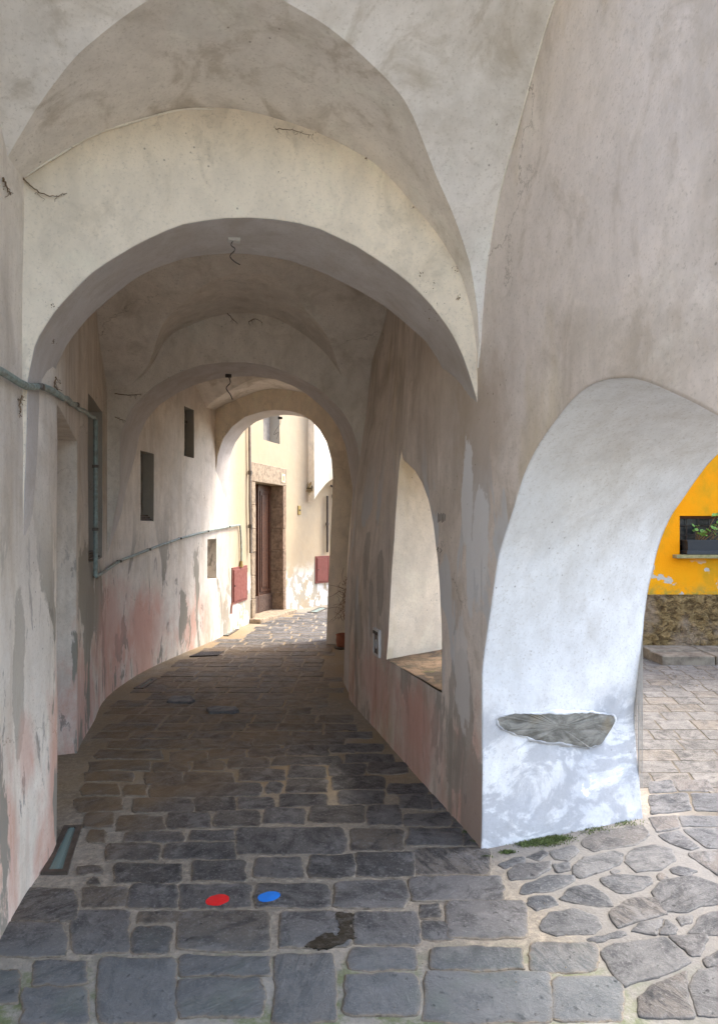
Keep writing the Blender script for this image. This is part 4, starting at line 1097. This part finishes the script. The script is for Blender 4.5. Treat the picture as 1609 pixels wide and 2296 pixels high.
def cupboard(x0, x1, y0, y1, label, doors, name='meter_cupboard'):
    a, d, nrm, w, z0, z1 = wall_frame(x0, x1, y0, y1)
    o0 = a - nrm * 0.03 + UP * z0
    r = empty(name, a + UP * z0, label, 'meter box', 'red meter cupboards on the wall')
    f = 0.035; h = z1 - z0
    m = MB()
    m.box(o0, d * w, nrm * 0.05, UP * f); m.box(o0 + UP * (h - f), d * w, nrm * 0.05, UP * f)
    m.box(o0 + UP * f, d * f, nrm * 0.05, UP * (h - 2 * f)); m.box(o0 + d * (w - f) + UP * f, d * f, nrm * 0.05, UP * (h - 2 * f))
    part(m, 'frame', M['red_paint'], r, smooth=0, bevel=0.004)
    for k in range(doors):
        dw = (w - 2 * f) / doors
        m = MB(); m.box(o0 + d * (f + dw * k + 0.004) + UP * (f + 0.004), d * (dw - 0.008), nrm * 0.062, UP * (h - 2 * f - 0.008))
        dr = part(m, 'door', M['red_paint'], r, smooth=0, bevel=0.004)
        for zz in (0.15, 0.8):
            m = MB(); q = o0 + d * (w - f * .6) + UP * (h * zz) + nrm * 0.05
            if k == doors - 1:
                m.tube([q, q + UP * 0.07], 0.012, 8); m.v = [tuple(Vector(p) - r.location) for p in m.v]; m.build('hinge', M['dark_metal'], dr)
        m = MB(); q = o0 + d * (f + dw * k + 0.03) + UP * (h * .5) + nrm * 0.06
        m.tube([q, q + nrm * 0.012], 0.012, 10); m.v = [tuple(Vector(p) - r.location) for p in m.v]; m.build('lock', M['dark_metal'], dr)
    return r, (a, d, nrm, w, z0, z1)
r1_, fr = cupboard(519, 552, 1270, 1350, 'red metal meter cupboard on the bluish white wall left of the brown door', 1)
cupboard(706, 760, 1246, 1306, 'red double door meter cupboard on the cream wall right of the brown door', 2)
# rusty rod below the first cupboard
q = wall_path([(518, 1352), (516, 1366), (516, 1376)], 0.02)
m = MB(); m.tube(q, 0.014, 6); tag(m.build('rusty_bracket', M['terracotta']), 'short rusty bracket hanging under the single red cupboard', 'bracket')
# bent yellow cap between conduit and cupboard
q = wall_path([(537, 1258), (536, 1272)], 0.03)
m = MB(); m.tube([q[0], q[1]], [0.022, 0.036], 8); tag(m.build('cable_gland', M['brass']), 'small ochre cable cap where the conduit enters the red cupboard', 'cable fitting')

# downpipe left of the door
q = wall_path([(553, 940), (553, 985), (554, 1060), (554, 1130), (555, 1180), (556, 1240)], 0.05)
rp = empty('cable_pipe', q[-1], 'thin grey brown pipe running down the wall just left of the brown door', 'pipe')
m = MB(); m.tube(q, 0.024, 8); part(m, 'tube', simple('weathered_grey_pipe', (0.20, 0.17, 0.14), 0.6, var=0.15), rp)
for i in (2, 4):
    m = MB(); m.tube([q[i] - UP * 0.03, q[i] + UP * 0.03], 0.038, 8); part(m, 'pipe_clip', M['frame_metal'], rp)

# entrance door
s0, s1, z0, z1, dd, _ = DOORH
a = LPt(s0); b = LPt(s1); d = (b - a).normalized(); w = (b - a).length; nrm = Vector((d.y, -d.x, 0))
ro = empty('entrance_door', a, 'tall dark brown panelled door in a worn stone surround at the end of the passage', 'door')
m = MB(); ov = 0.20
m.box(a - d * 0.13 + UP * (z1 + 0.0) - nrm * 0.05, d * (w + 0.26), nrm * 0.08, UP * 0.33)
m.wobble(0.0, 1, 0.006); lin = part(m, 'lintel', M['stone_surround'], ro, smooth=0, bevel=0.012)
for sgn, mt in ((0, 'stone_surround'), (1, 'red_stone')):
    m = MB()
    o0 = a - d * 0.105 if sgn == 0 else b - d * 0.025
    for kk in range(6):
        m.box(o0 + UP * (z1 / 6 * kk) - nrm * 0.30, d * 0.13, nrm * (0.33 + random.uniform(-.006, .006)), UP * (z1 / 6 - 0.004))
    m.wobble(0, 1, 0.005)
    part(m, 'jamb', M[mt], ro, smooth=0, bevel=0.01)
bk = a - nrm * 0.27 + UP * 0.08
h = z1 - 0.09
for k in range(2):
    lw_ = w / 2 - 0.006
    o0 = bk + d * (k * w / 2 + 0.003)
    m = MB(); m.box(o0, d * lw_, nrm * 0.045, UP * h)
    lf = part(m, 'door_leaf', M['brown_door'], ro, smooth=0, bevel=0.004)
    for (pz0, pz1) in ((0.36, h - 0.10),):
        m = MB(); st = 0.09; p0 = o0 + d * st + nrm * 0.045 + UP * pz0; ww = lw_ - 2 * st; hh = pz1 - pz0; mw = 0.03
        m.box(p0, d * ww, nrm * 0.022, UP * mw); m.box(p0 + UP * (hh - mw), d * ww, nrm * 0.022, UP * mw)
        m.box(p0 + UP * mw, d * mw, nrm * 0.022, UP * (hh - 2*mw)); m.box(p0 + d * (ww - mw) + UP * mw, d * mw, nrm * 0.022, UP * (hh - 2*mw))
        m.box(p0 + d * (mw + .05) + UP * (mw + .05), d * (ww - 2*mw - .1), nrm * 0.014, UP * (hh - 2*mw - .1))
        m.v = [tuple(Vector(p) - ro.location) for p in m.v]; m.build('moulding', M['brown_door'], lf, smooth=0, bevel=0.006)
    m = MB(); m.box(o0 + nrm * 0.045, d * lw_, nrm * 0.03, UP * 0.30)
    m.v = [tuple(Vector(p) - ro.location) for p in m.v]; m.build('kick_board', simple('worn_kick_board', (0.10, 0.06, 0.04), 0.7, var=0.25, scale=18, bump=0.5), lf, smooth=0, bevel=0.006)
m = MB(); m.box(bk + d * (w / 2 - 0.025) + nrm * 0.045, d * 0.05, nrm * 0.035, UP * h); part(m, 'cover_strip', M['brown_door'], ro, smooth=0, bevel=0.008)
m = MB(); m.box(a - d * 0.16 - nrm * 0.28 - UP * 0.01, d * (w + 0.34), nrm * 0.50, UP * 0.085); m.wobble(0.0, 1, 0.01); part(m, 'threshold', M['stone_surround'], ro, smooth=0, bevel=0.02)
m = MB(); q = a + d * (w * 0.90) + UP * (z1 + 0.06) + nrm * 0.031; m.box(q, d * 0.16, nrm * 0.012, UP * 0.16); np_ = part(m, 'number_plate', M['cream_plate'], ro, smooth=0, bevel=0.003)
m = MB(); q2 = q + d * 0.05 + UP * 0.035 + nrm * 0.0125; m.box(q2, d * 0.06, nrm * 0.003, UP * 0.09); m.v = [tuple(Vector(p) - ro.location) for p in m.v]; m.build('plate_mark', simple('plate_mark_ochre', (0.34, 0.26, 0.14), 0.6), np_, smooth=0)

# doorbell and bracket on the cream wall
def plate(name, x0, x1, y0, y1, mat, label, cat, dep=0.02):
    a, d, nrm, w, z0, z1 = wall_frame(x0, x1, y0, y1)
    r = empty(name, a + UP * z0, label, cat)
    m = MB(); m.box(a + UP * z0 - nrm * 0.02, d * w, nrm * (dep + .02), UP * (z1 - z0)); part(m, 'back_plate', M[mat], r, smooth=0, bevel=0.003)
    return r, a, d, nrm, w, z0, z1
r_, a_, d_, n_, w_, z0_, z1_ = plate('doorbell', 667, 673, 1134, 1154, 'brass', 'small ochre doorbell plate on the cream wall beside the brown door', 'doorbell')
m = MB(); q = a_ + d_ * w_ * .5 + UP * (z0_ + (z1_ - z0_) * .5) + n_ * 0.02; m.tube([q, q + n_ * 0.012], 0.018, 10); part(m, 'button', M['dark_metal'], r_)
s_, zz_ = onL(688, 1095); q = lw(s_, zz_, 0.0); nn_ = LN(s_)
r_ = empty('iron_bracket', q, 'rusty iron bracket with a wad of straw on the cream wall right of the door', 'bracket')
m = MB(); m.tube([q, q + nn_ * 0.14], 0.014, 6); m.tube([q + nn_ * 0.12 - UP * 0.06, q + nn_ * 0.13 + UP * 0.05], 0.012, 6); part(m, 'arm', M['dark_metal'], r_)
m = MB()
for i in range(40):
    c = q + nn_ * random.uniform(0.02, 0.12) + Vector((random.uniform(-.04, .04), random.uniform(-.04, .04), random.uniform(-.08, .08)))
    m.tube([c, c + Vector((random.uniform(-.04, .04), random.uniform(-.04, .04), random.uniform(-.07, .07)))], 0.005, 4)
part(m, 'straw', M['brass'], r_, merge=False)
# two dark pipes farther right
for i, (x, y0, y1, lab) in enumerate(((730, 1112, 1238, 'thin dark vertical pipe with a clip, left of the pair above the double red cupboard'), (744, 1092, 1215, 'thin dark pipe bent at its top beside the farthest arch'))):
    pp = [(x, y0 + (y1 - y0) * k / 6) for k in range(7)]
    if i == 1: pp = [(738, 1089), (742, 1091)] + pp
    q = wall_path(pp, 0.05); r_ = empty('wall_pipe', q[-1], lab, 'pipe')
    m = MB(); m.tube(q, 0.022, 8); part(m, 'tube', M['dark_metal'], r_)
    m = MB(); m.tube([q[3] - UP * .03, q[3] + UP * .03], 0.035, 8); part(m, 'pipe_clip', M['frame_metal'], r_)
# wall lamp under the far vault
q = wall_path([(750, 1043)], 0.0)[0]; nn_ = LN(onL(750, 1043)[0])
r_ = empty('wall_lamp', q, 'dark wall lamp with a flat shade just past the farthest arch', 'lamp')
m = MB(); m.tube([q, q + nn_ * 0.45 + UP * 0.08], 0.015, 6); part(m, 'arm', M['dark_metal'], r_)
m = MB(); m.lathe(q + nn_ * 0.5, [(0.24, -0.06), (0.23, -0.04), (0.06, 0.07), (0.03, 0.1)], 20); part(m, 'shade', M['dark_metal'], r_)
# blind arch band on the far wall
sA = onL(690, 1103)[0]; 
m = MB(); cols = []
for kk in range(25):
    f = kk / 24; s = sA + f * 2.4
    zb = 2.12 + 0.62 * math.sin(math.pi * min(1, f * 0.98 + 0.01)) ** 0.75
    cols.append((s, zb))
m.grid([[lw(s, z, 0.16) for z in [lerp(zb, 4.3, j / 10) for j in range(11)]] for s, zb in cols])
m.grid([[lw(s, zb, 0.16), lw(s, zb, 0.0)] for s, zb in cols])
m.grid([[lw(sA, z, 0.0), lw(sA, z, 0.16)] for z in (2.12, 3, 4.3)])
m.wobble(); o = m.build('blind_arch', M['arch'], left_wall, smooth=40)

# sills and shutters in the slit windows
def opening(h, name, label, sill, panel, grp='slit openings in the left wall'):
    s0, s1, z0, z1, dp, _ = h
    a = LPt(s0); b = LPt(s1); d = (b - a).normalized(); w = (b - a).length; nr = Vector((d.y, -d.x, 0))
    r = empty(name, a + UP * z0, label, 'window', grp)
    m = MB(); m.box(a - nr * (dp - 0.012) + d * 0.012 + UP * (z0 + 0.02), d * (w - 0.024), nr * 0.02, UP * (z1 - z0 - 0.032)); part(m, 'panel', M[panel], r, smooth=0, bevel=0.002)
    if sill:
        m = MB()
        for kk in range(3): m.box(a - nr * (dp - 0.006) + d * 0.006 + UP * (z0 + 0.004 + 0.022 * kk), d * (w - 0.012), nr * (dp - 0.03 - .02 * kk), UP * 0.018)
        m.wobble(0, 1, 0.008); part(m, 'sill_boards', M['wood'], r, smooth=0)
    return r
opening(HOLES[1], 'slit_window', 'tall grey blocked window in a niche behind the vertical green pipe', True, 'grey_shutter')
opening(HOLES[2], 'slit_window', 'narrow slit window with rough dark wooden sill between conduit and middle arch', True, 'grey_shutter')
r_ = opening(HOLES[3], 'slit_window', 'highest narrow slit window with a dark crossbar, nearest the lit patch', False, 'grey_shutter')
m = MB(); h_ = HOLES[3]; p0 = LPt(h_[0]); p1 = LPt(h_[1]); zc = lerp(h_[2], h_[3], .72)
d_ = (p1 - p0).normalized(); n_ = Vector((d_.y, -d_.x, 0))
m.box(p0 - n_ * 0.11 + UP * zc + d_ * .013, d_ * ((p1 - p0).length - .026), n_ * 0.025, UP * 0.03); part(m, 'crossbar', M['frame_metal'], r_, smooth=0)
opening(HOLES[5], 'slit_window', 'square headed window high in the cream wall above the brown door', False, 'grey_shutter')

# ------------------------------------------------------------------ floor lights, grate, painted spots, stain
def floor_light(c, label, sink=0.0):
    P = [flr(*q) for q in c]
    ctr = sum(P, Vector()) / 4
    r = empty('floor_light', ctr, label, 'floor light', 'glass floor lights along the left wall')
    inn = []
    m = MB()
    W = 0.028
    for i in range(4):
        p = P[i]; e1 = (P[(i+1) % 4] - p).normalized(); e2 = (P[i-1] - p).normalized()
        inn.append(p + (e1 + e2) * W)
    zt = 0.016
    up = lambda p, z: Vector((p.x, p.y, z))
    rowsP = [[up(p, -0.01) for p in P], [up(p, zt) for p in P], [up(p, zt) for p in inn], [up(p, -0.01) for p in inn]]
    m.grid([q + [q[0]] for q in rowsP]); part(m, 'frame', M['frame_metal'], r, smooth=20)
    m = MB(); m.face([m.vert(up(p, 0.009)) for p in inn]); 
    mid = [(inn[0] + inn[1]) / 2, (inn[2] + inn[3]) / 2]
    part(m, 'glass', M['floor_glass'], r, smooth=0)
    m = MB(); e = (inn[1] - inn[0]).normalized(); L = (mid[1] - mid[0]); m.box(up(mid[0] - e * 0.012, 0.0092), e * 0.024, L, UP * 0.004); part(m, 'glass_rib', M['floor_glass'], r, smooth=0)
    return r
floor_light([(92, 1964), (152, 1962), (184, 1855), (144, 1857)], 'large framed glass floor light in the mortar strip by the near left wall')
floor_light([(300, 1546), (322, 1546), (352, 1525), (336, 1524)], 'small glass floor light at the wall foot below the dim middle arch')
floor_light([(484, 1426), (512, 1427), (536, 1412), (510, 1411)], 'bright bluish glass floor light at the lit wall foot beyond the farthest shadow')
floor_light([(690, 1374), (712, 1375), (735, 1364), (715, 1363)], 'farthest pale glass floor light, past the brown door')
P = [flr(*q) for q in [(425, 1474), (488, 1472), (502, 1463), (450, 1464)]]
ctr = sum(P, Vector()) / 4
r_ = empty('drain_grate', ctr, 'dark iron drain grate in the cobbles at the edge of the shadow', 'grate')
m = MB(); cent = ctr
inn = [ctr + (p - ctr) * 0.86 for p in P]; up = lambda p, z: Vector((p.x, p.y, z))
m.grid([q + [q[0]] for q in ([up(p, -.01) for p in P], [up(p, .018) for p in P], [up(p, .018) for p in inn], [up(p, -.01) for p in inn])]); part(m, 'frame', M['dark_metal'], r_, smooth=20)
m = MB()
for k_ in range(9):
    f = (k_ + .5) / 9
    m.tube([up(inn[0].lerp(inn[1], f), .014), up(inn[3].lerp(inn[2], f), .014)], 0.008, 5)
part(m, 'bars', M['dark_metal'], r_)

def spot(x0, x1, y0, y1, mat, label, seed, z=0.0096):
    random.seed(seed); m = MB(); n = 48
    cx, cy = (x0+x1)/2, (y0+y1)/2
    ring = []
    for i in range(n):
        a = 2*math.pi*i/n; rr = 1 + 0.10 * noise.noise(Vector((math.cos(a)*1.7, math.sin(a)*1.7, seed)))+ 0.05*noise.noise(Vector((math.cos(a)*6, math.sin(a)*6, seed)))
        ring.append(flr(cx + math.cos(a)*rr*(x1-x0)/2, cy + math.sin(a)*rr*(y1-y0)/2 - math.cos(a) * 4, z))
    c = flr(cx, cy, z); 
    ids = [m.vert(p) for p in ring]; lo = [m.vert(p - UP * 0.012) for p in ring]; cc = m.vert(c + UP * 0.0008)
    for i in range(n):
        m.face((ids[i], ids[(i+1) % n], cc)); m.face((lo[i], lo[(i+1) % n], ids[(i+1) % n], ids[i]))
    return tag(m.build('paint_spot', mat), label, 'paint mark', 'painted trail spots on the cobbles')
spot(461, 514, 2006, 2029, M['red_spot'], 'bright red oval paint spot on a grey cobble', 3)
spot(577, 628, 1999, 2020, M['blue_spot'], 'bright blue oval paint spot on a grey cobble', 5)
pl = [(680, 2122), (700, 2108), (720, 2096), (745, 2093), (757, 2098), (762, 2080), (757, 2062), (750, 2050), (760, 2046), (790, 2047), (789, 2060), (785, 2072), (792, 2088), (794, 2100), (775, 2112), (745, 2121), (715, 2126)]
m = MB(); rg = [flr(x + random.uniform(-2, 2), y + random.uniform(-1, 1), 0.0096) for x, y in catmull(pl + [pl[0]], 4)[:-1]]
rg = [p + Vector((noise.noise(p * 60) * .012 + noise.noise(p * 150) * .006, noise.noise(p * 55 + UP) * .012, 0)) for p in [Vector(q) for q in resample([tuple(q) for q in rg + [rg[0]]], 220)[:-1]]]
vt = [m.vert(p) for p in rg]; m.face(vt); lo = [m.vert(p - UP * .012) for p in rg]
for i in range(len(vt)): m.face((lo[i], lo[(i+1) % len(vt)], vt[(i+1) % len(vt)], vt[i]))
tag(m.build('wet_stain', M['oil'], smooth=0), 'dark wet stain running across two cobbles in the foreground', 'stain')

# ------------------------------------------------------------------ right side details
# electric box on the pillar
y0, zt_ = onR(841, 1408); y1, zb_ = onR(853, 1472)
ya, yb = onR(853, 1440)[0], onR(840, 1440)[0]; za, zb2_ = onR(847, 1472)[1], onR(847, 1410)[1]
X_ = XR((ya+yb)/2, 1.0)
r_ = empty('switch_box', (X_, ya, za), 'small dark metal box with a pale frame on the wall left of the niche', 'box')
f = 0.02; W_ = yb - ya; H_ = zb2_ - za
m = MB()
m.box((X_ - .02, ya, za), (0.03, 0, 0), (0, W_, 0), (0, 0, f)); m.box((X_ - .02, ya, zb2_ - f), (0.03, 0, 0), (0, W_, 0), (0, 0, f))
m.box((X_ - .02, ya, za + f), (0.03, 0, 0), (0, f, 0), (0, 0, H_ - 2*f)); m.box((X_ - .02, yb - f, za + f), (0.03, 0, 0), (0, f, 0), (0, 0, H_ - 2*f))
part(m, 'frame', M['white_frame'], r_, smooth=0, bevel=0.003)
m = MB(); m.box((X_ - .014, ya + f, za + f), (0.02, 0, 0), (0, W_ - 2*f, 0), (0, 0, H_ - 2*f)); part(m, 'cover', M['frame_metal'], r_, smooth=0)
m = MB(); yc, zc = (ya+yb)/2, za + H_ * .45
rg = [(X_ - .0155, yc + 0.018 * math.cos(i*math.pi/12), zc + 0.034 * math.sin(i*math.pi/12)) for i in range(25)]
m.tube(rg, 0.004, 5, cap=False); part(m, 'oval_mark', M['white_frame'], r_)
m = MB(); m.box((X_ - .026, ya + f, za + H_ * .80), (0.014, 0, 0), (0, W_ - 2*f, 0), (0, 0, H_ * .12)); part(m, 'hasp', M['dark_metal'], r_, smooth=0, bevel=0.004)

# scratched writing on the niche reveal and pencil marks on the wall
def nichept(x, y):                # far reveal of the niche
    a = (XR(NI[-1][0], .7), NI[-1][0]); b = (XO, 4.98)
    return on_line(x, y, a, b)[2] + Vector((0.06, -0.012, 0))
def strokes(lst, fn, r, mat, name, parent):
    m = MB()
    for st in lst: m.tube([fn(x, y) for x, y in st], r, 5)
    return m.build(name, mat, parent)
def letters(txt, x, y, w, h, lean=0.0):
    G = {'G': [[(1,.1),(.5,0),(.05,.4),(.3,.95),(.9,.9),(.9,.55),(.6,.55)]], 'U': [[(0,0),(.1,.8),(.5,1),(.9,.8),(1,0)]], 'A': [[(0,1),(.5,0),(1,1)],[(.2,.65),(.8,.65)]],
         'E': [[(1,0),(.1,0),(0,1),(1,1)],[(.05,.5),(.8,.5)]], 'V': [[(0,0),(.5,1),(1,0)]], 'R': [[(0,1),(.1,0),(.8,.05),(.9,.35),(.1,.5),(1,1)]], 'S': [[(1,.1),(.4,0),(.1,.25),(.8,.6),(.8,.9),(0,1)]]}
    out = []
    for i, c in enumerate(txt):
        for st in G[c]: out.append([(x + (i * 1.3 + px_) * w, y + py_ * h + lean * i) for px_, py_ in st])
    return out
st = letters('SUA', 900, 1162, 9, 14, 2) + letters('EVER', 905, 1183, 8, 13, 3) + [[(910, 1203), (925, 1198), (945, 1212)], [(950, 1210), (960, 1214)]]
strokes(st, nichept, 0.0022, M['scribble'], 'scratched_writing', right_wall)
m = MB()
for pl in ([(903, 1222), (938, 1220), (935, 1240), (945, 1242), (915, 1240)], [(905, 1265), (925, 1258), (928, 1280), (910, 1280)]):
    m.face([m.vert(nichept(*q) + Vector((-.003, -.002, 0))) for q in pl])
m.build('worn_patch', M['scribble'], right_wall, smooth=0)
def rw(x, y):
    yy, zz = onR(x, y); return Vector((XR(yy, zz) - 0.006, yy, zz))
strokes([[(984 + i * 3.0, 1150 + (i % 2) * 3), (983 + i * 3.1, 1172 - (i % 3) * 2)] for i in range(6)] + [[(980, 1233), (985, 1228)], [(983, 1226), (983, 1238)], [(988, 1240), (992, 1234), (988, 1230)]], rw, 0.0018, M['pencil'], 'pencil_marks', right_wall)

# terracotta pot and dry weed by the foot of the far pier
c = flr(768, 1452); c = Vector((1.93, 8.42, 0))
c = at_depth(768, 1440, 8.6); c.z = 0
r_ = empty('terracotta_pot', c, 'broken terracotta pot at the foot of the far pier', 'pot')
m = MB(); m.lathe(c, [(0.06, 0.0), (0.085, 0.05), (0.095, 0.11), (0.085, 0.17), (0.10, 0.19), (0.08, 0.195), (0.06, 0.14)], 18); m.wobble(0, 1, 0.012); part(m, 'pot_body', M['terracotta'], r_)
m = MB(); m.lathe(c + UP * 0.002, [(0.11, 0.0), (0.12, 0.02), (0.11, 0.024)], 18); part(m, 'saucer', M['frame_metal'], r_)
random.seed(11)
c = at_depth(772, 1340, 8.6)
m = MB()
for i in range(70):
    a = c + Vector((random.gauss(0, .02), 0, random.gauss(-0.05, .16)))
    P = [a]; dv = Vector((random.uniform(-.5, .25), random.uniform(-.35, 0), random.uniform(-.3, 1.0))).normalized() * 0.035
    for k_ in range(random.randint(3, 6)):
        dv = (dv + Vector((random.gauss(0, .014), random.gauss(0, .006), random.gauss(-.004, .012))))
        P.append(P[-1] + dv)
    m.tube(P, [0.002] * (len(P) - 1) + [0.001], 4, cap=False)
tag(m.build('dry_weed', simple('dry_rusty_stems', (0.22, 0.10, 0.05), 0.9, var=0.2), merge=False), 'rust brown dried weed clinging to the far pier', 'dead plant')

# hanging wires under the arch crowns
def hang(p, pts, r, label, cap=True):
    ro = empty('hanging_wire', p, label, 'wire', 'wires under the arch crowns')
    m = MB(); m.tube([Vector(q) for q in catmull([tuple(p + Vector(q)) for q in pts], 4)], r * 0.45, 6); part(m, 'wire', M['wire'], ro)
    m = MB(); m.box(p - Vector((.03, .02, .012)), (.06, 0, 0), (0, .04, 0), (0, 0, .03)); part(m, 'fixing', M['white_frame'] if cap else M['dark_metal'], ro, smooth=0, bevel=0.004)
u_, z_, p_ = on_line(525, 534, (-0.8, 3.3), (1.42, 3.28)); hang(Vector((p_.x, p_.y, 3.045)), [(0, 0, 0), (-.015, 0, -.03), (.005, 0, -.05), (-.02, .0, -.085), (.0, 0, -.11), (.03, 0, -.125)], 0.006, 'rusty wire on a white fixing under the nearest arch crown')
u_, z_, p_ = on_line(512, 835, (-0.95, 6.76), (1.8, 6.2)); hang(Vector((p_.x, p_.y, 3.10)), [(0, 0, 0), (.02, 0, -.06), (-.02, 0, -.12), (.02, 0, -.18), (.04, 0, -.23)], 0.012, 'black looped wire under the middle arch crown', False)
u_, z_, p_ = on_line(632, 925, A3, B3); hang(Vector((p_.x, p_.y + .2, 3.17)), [(0, 0, 0), (0, 0, -.08), (-.06, 0, -.17), (-.09, 0, -.24), (-.02, 0, -.2), (-.05, 0, -.3)], 0.006, 'thin dark wire dangling under the farthest arch crown', False)

# dry tendrils and cobwebbed roots on the plaster
def tendril(pts3, label, r=0.0035, side=4, seed=1):
    r *= 0.7
    random.seed(seed); m = MB()
    P = [Vector(p) for p in catmull([tuple(p) for p in pts3], 5)]
    P = [p + Vector((random.gauss(0, .0018), random.gauss(0, .001), random.gauss(0, .0018))) for p in P]
    m.tube(P, [r * (1 - .6 * i / len(P)) for i in range(len(P))], 5)
    for _ in range(side):
        i = random.randrange(len(P)); q = [P[i]]
        for k_ in range(4): q.append(q[-1] + Vector((random.gauss(0, .007), random.gauss(0, .002), random.gauss(-.004, .007))))
        m.tube(q, r * 0.3, 4)
    return tag(m.build('dry_tendril', M['twig']), label, 'twig', 'dry tendrils on the plaster')
fa = lambda x, y: on_line(x, y, A1, B1)[2] + Vector((0, -0.012, 0))
tendril([fa(x, y) for x, y in [(50, 402), (70, 418), (95, 436), (120, 443), (152, 437)]], 'long dry tendril curling from the corner of the nearest arch face', 0.005, 5, 3)
tendril([fa(x, y) for x, y in [(618, 292), (640, 293), (665, 298), (697, 307)]], 'thin dry tendril near the crown of the big lunette', 0.003, 9, 5)
lwp = lambda x, y: lw(*onL(x, y), 0.012)
tendril([lwp(x, y) for x, y in [(0, 398), (8, 418), (18, 438)]], 'short dark root in the corner of the near left wall', 0.007, 4, 6)
tendril([lwp(x, y) for x, y in [(42, 888), (38, 905), (40, 925)]], 'dark frayed root under the green conduit on the near wall', 0.006, 8, 8)
tendril([lwp(x, y) for x, y in [(120, 846), (118, 862), (124, 874)]], 'tuft of dry root standing on the green conduit', 0.006, 9, 9)
fb = lambda x, y: on_line(x, y, A2, B2)[2] + Vector((0, -0.012, 0))
tendril([fb(x, y) for x, y in [(510, 703), (520, 715), (532, 726)]], 'short root on the middle arch face below its lunette crown', 0.006, 4, 10)
tendril([fb(x, y) for x, y in [(558, 722), (572, 716), (588, 724)]], 'cobwebbed root on the middle arch face, right of the crown', 0.005, 10, 12)
tendril([fb(x, y) for x, y in [(258, 883), (280, 886), (300, 886), (318, 884)]], 'pale root across the corner left of the middle arch', 0.007, 4, 13)
tendril([fb(x, y) for x, y in [(258, 935), (268, 940), (282, 944)]], 'dark root beside the foot of the middle arch', 0.006, 5, 14)

# moss at the foot of the pier
random.seed(4)
m = MB()
def tuft(x, y, n, sp):
    for _ in range(int(n * 2)):
        p = flr(x + random.gauss(0, sp), y + random.gauss(0, sp * .22), 0.004)
        h = random.uniform(0.003, 0.012); a = random.uniform(0, 6.28); w = random.uniform(.0015, .004)
        e = Vector((math.cos(a) * w, math.sin(a) * w, 0)); tip = p + Vector((random.gauss(0, .006), random.gauss(0, .006), h))
        m.face([m.vert(p - e), m.vert(p + e), m.vert(tip)])
for x, y, n, sp in ((1215, 1888, 500, 22), (1250, 1880, 350, 16), (1180, 1893, 160, 14), (1137, 1911, 160, 8), (1330, 1862, 160, 26), (1400, 1846, 100, 20), (1070, 1888, 120, 7), (1052, 1866, 120, 7), (1035, 1845, 90, 7), (1090, 1922, 60, 5)):
    tuft(x, y, n, sp)
o = m.build('moss', M['moss'], smooth=0, merge=False); o['kind'] = 'stuff'; o['label'] = 'green moss at the foot of the white pier'

random.seed(17)
m = MB()
def chip(p, r):
    a = random.uniform(0, 6.28); u = Vector((math.cos(a), math.sin(a), 0)) * r; w = Vector((-math.sin(a), math.cos(a), 0)) * r * random.uniform(.4, .8)
    q = [p - u, p + w + UP * r * .3, p + u * .8, p - w]; top = p + UP * r * random.uniform(.3, .6)
    ids = [m.vert(x) for x in q]; tv = m.vert(top)
    for i in range(4): m.face((ids[i], ids[(i+1) % 4], tv))
for _ in range(170): chip(yh(random.uniform(3.2, 6.5), 0.008, random.uniform(0.7, 1.9)), random.uniform(.006, .028))
for _ in range(60): chip(flr(random.uniform(60, 1300), random.uniform(1880, 2280), 0.009), random.uniform(.0015, .005))
for _ in range(50): 
    q_ = random.uniform(2.3, 6.4); chip(Vector((LPt(s_atY(q_)).x + random.uniform(.01, .10) if not 3.5 < q_ < 4.95 else -.6, q_, 0.006)), random.uniform(.002, .007))
for _ in range(40): chip(Vector((1.34 - abs(random.gauss(0, .03)), random.uniform(2.95, 5.9), 0.006)), random.uniform(.002, .007))
o = m.build('fallen_debris', M['step_stone'], smooth=0, merge=False); o['kind'] = 'stuff'; o['label'] = 'small chips of plaster and stone littering the ground'

# ------------------------------------------------------------------ light, sky, camera
w = bpy.data.worlds.new('World'); sc.world = w; w.use_nodes = True
nt = w.node_tree; bg = nt.nodes['Background']
sky = nt.nodes.new('ShaderNodeTexSky'); sky.sky_type = 'NISHITA'; sky.sun_disc = False
SUN_EL, SUN_AZ = R(56), R(74)     # azimuth clockwise from +Y
sky.sun_elevation = SUN_EL; sky.sun_rotation = SUN_AZ
sky.air_density = 1.0; sky.dust_density = 2.5; sky.ozone_density = 1.0
nt.links.new(sky.outputs[0], bg.inputs['Color']); bg.inputs['Strength'].default_value = 0.15
sd = bpy.data.lights.new('sun', 'SUN'); sd.energy = 0.7; sd.angle = R(14); sd.color = (1.0, 0.94, 0.85)
so = bpy.data.objects.new('sun', sd); COL.objects.link(so)
dirv = Vector((math.sin(SUN_AZ) * math.cos(SUN_EL), math.cos(SUN_AZ) * math.cos(SUN_EL), math.sin(SUN_EL)))
so.rotation_euler = dirv.to_track_quat('Z', 'Y').to_euler(); so.location = dirv * 30

cd = bpy.data.cameras.new('camera'); co = bpy.data.objects.new('camera', cd); COL.objects.link(co)
co.location = (0, 0, EYE); co.rotation_euler = (R(90), 0, -AZ)
cd.sensor_fit = 'VERTICAL'; cd.sensor_height = 36.0; cd.lens = CF / 2296 * 36.0
cd.shift_y = (1184 - 1148) / 2296; cd.clip_end = 500; cd.clip_start = 0.02
sc.camera = co
sc.view_settings.view_transform = 'Standard'; sc.view_settings.look = 'None'; sc.view_settings.gamma = 1
sc.view_settings.exposure = 2.72
sc.cycles.max_bounces = 14; sc.cycles.diffuse_bounces = 10; sc.cycles.glossy_bounces = 3; sc.cycles.use_denoising = True
sc.cycles.sample_clamp_indirect = 6
